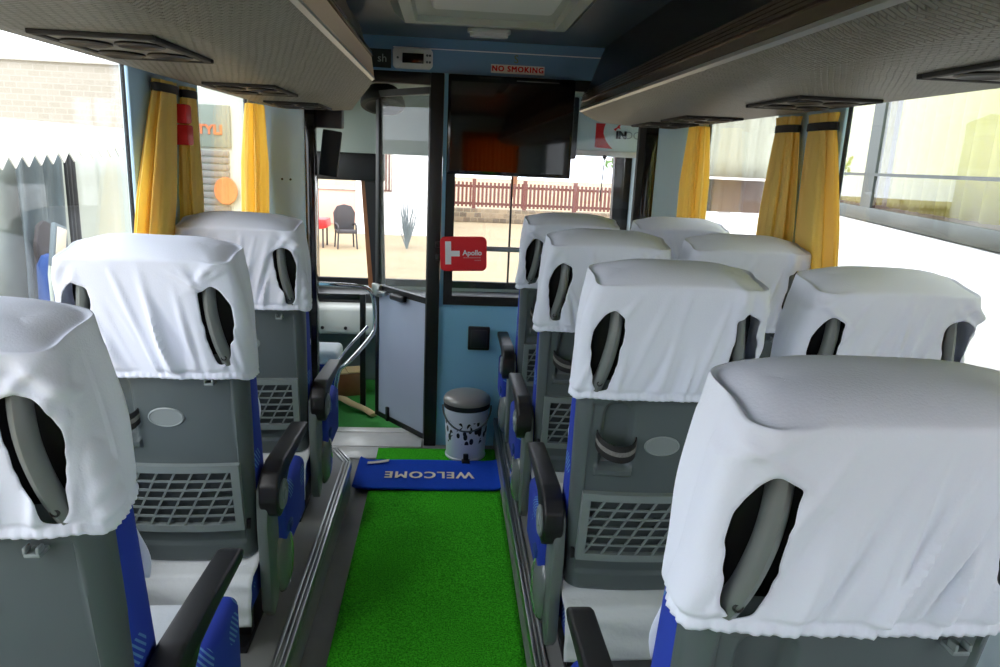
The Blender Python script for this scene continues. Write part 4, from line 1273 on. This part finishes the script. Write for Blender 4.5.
for y in (-.8, 5.2):
    wl = MB().lathe([(.18, -.12), (.46, -.12), (.5, -.08), (.5, .08), (.46, .12), (.18, .12)], 32, Matrix.Translation((.12, y, .5)) @ Matrix.Rotation(PI / 2, 4, 'Y'))
    wl.build('wheel', M['black_soft'], co)

vn = thing('parked_van', 'white van with pale curtains seen end-on past the corner curtain', 'van', (4.75, 11.0, GZ))
vb_ = MB(); vb_.box(-1.1, 1.1, 0, 3.5, .4, 1.90, bev=.05); vb_.box(-1.1, 1.1, 0, 3.5, 3.5, 3.8, bev=.05); vb_.box(-1.1, 1.1, 3.4, 3.5, 1.9, 3.5); vb_.box(-1.1, -1.0, 0, 3.4, 1.88, 3.52); vb_.box(1.0, 1.1, 0, 3.4, 1.88, 3.52)
vb_.build('van_body', M['bus_white'], vn)
boxo('window_pane', (-1.0, 1.0, .02, .03, 1.9, 3.5), M['glass_haze'], vn)
MB().box(-1.0, 1.0, -.01, .02, 2.42, 2.455).build('window_rail', M['white_paint'], vn)
o = MB(); o.grid(lambda u, v: (-1.0 + 2.0 * u, .14 + .03 * math.sin(40 * u) + .012 * math.sin(93 * u), 2.46 + 1.04 * v), 120, 4); o.build('van_curtain', mat('van_curtain', (206, 206, 184), .7, trans=.3), vn, solid=.003)
MB().box(-.5, .8, .6, .7, 1.9, 2.75).build('pane_reflection', M['bus_reflection'], vn)  # brown slab standing in for the reflection in the lower pane
MB().box(-1.12, -.62, -.03, -.0, 1.55, 1.93, bev=.01).box(-.42, .55, -.03, -.0, 1.5, 1.93, bev=.01).build('tail_panel', M['white_paint'], vn)
for x in (-.85, .85):
    for y in (.7, 2.8):
        MB().lathe([(.18, -.1), (.38, -.1), (.42, -.06), (.42, .06), (.38, .1), (.18, .1)], 28, Matrix.Translation((x, y, .42)) @ Matrix.Rotation(PI / 2, 4, 'Y')).build('wheel', M['black_soft'], vn)

# ------------------------------------------------------------------ light
w = bpy.data.worlds.new('sky'); bpy.context.scene.world = w
t = NT(w)
out = t.n('ShaderNodeOutputWorld'); bgd = t.n('ShaderNodeBackground', Strength=3.0)
bgd.inputs['Color'].default_value = (0.93, 0.97, 1.0, 1)
t.l(bgd, 'Background', out, 'Surface')
sun = bpy.data.lights.new('sun', 'SUN'); sun.energy = 3.0; sun.angle = .6; sun.color = (1, .96, .9)
so = bpy.data.objects.new('sun', sun); C.objects.link(so); so.rotation_euler = (math.radians(38), math.radians(-12), 0)

# ------------------------------------------------------------------ camera
F, CX, CY, VX, VY, S = 722., 500., 333.5, 450., 157., .045
d = Vector((VX - CX, CY - VY, F)).normalized()
hz = Vector((1, -S, 0)).normalized()
zz = Vector((-(d.y * hz.z - d.z * hz.y), -(d.z * hz.x - d.x * hz.z), -(d.x * hz.y - d.y * hz.x))).normalized()
if zz.y < 0: zz = -zz
xx = Vector((d.y * zz.z - d.z * zz.y, d.z * zz.x - d.x * zz.z, d.x * zz.y - d.y * zz.x)).normalized()
if xx.x < 0: xx = -xx
# rows: world axes in (right, up, forward); camera axes in world:
right = Vector((xx.x, d.x, zz.x)); upv = Vector((xx.y, d.y, zz.y)); fwd = Vector((xx.z, d.z, zz.z))
cam = bpy.data.cameras.new('camera'); cam.sensor_width = 36; cam.lens = 36 * F / 1000; cam.clip_start = .05; cam.clip_end = 300
cobj = bpy.data.objects.new('camera', cam); C.objects.link(cobj)
cobj.matrix_world = Matrix(((right.x, upv.x, -fwd.x, 0), (right.y, upv.y, -fwd.y, 0), (right.z, upv.z, -fwd.z, 1.62), (0, 0, 0, 1)))
s = bpy.context.scene
s.camera = cobj
s.view_settings.view_transform = 'Standard'; s.view_settings.look = 'None'; s.view_settings.gamma = 1; s.view_settings.use_curve_mapping = False
s.view_settings.exposure = 0.64
s.cycles.use_denoising = True
s.cycles.max_bounces = 10; s.cycles.diffuse_bounces = 5; s.cycles.transparent_max_bounces = 16
s.cycles.sample_clamp_indirect = 8
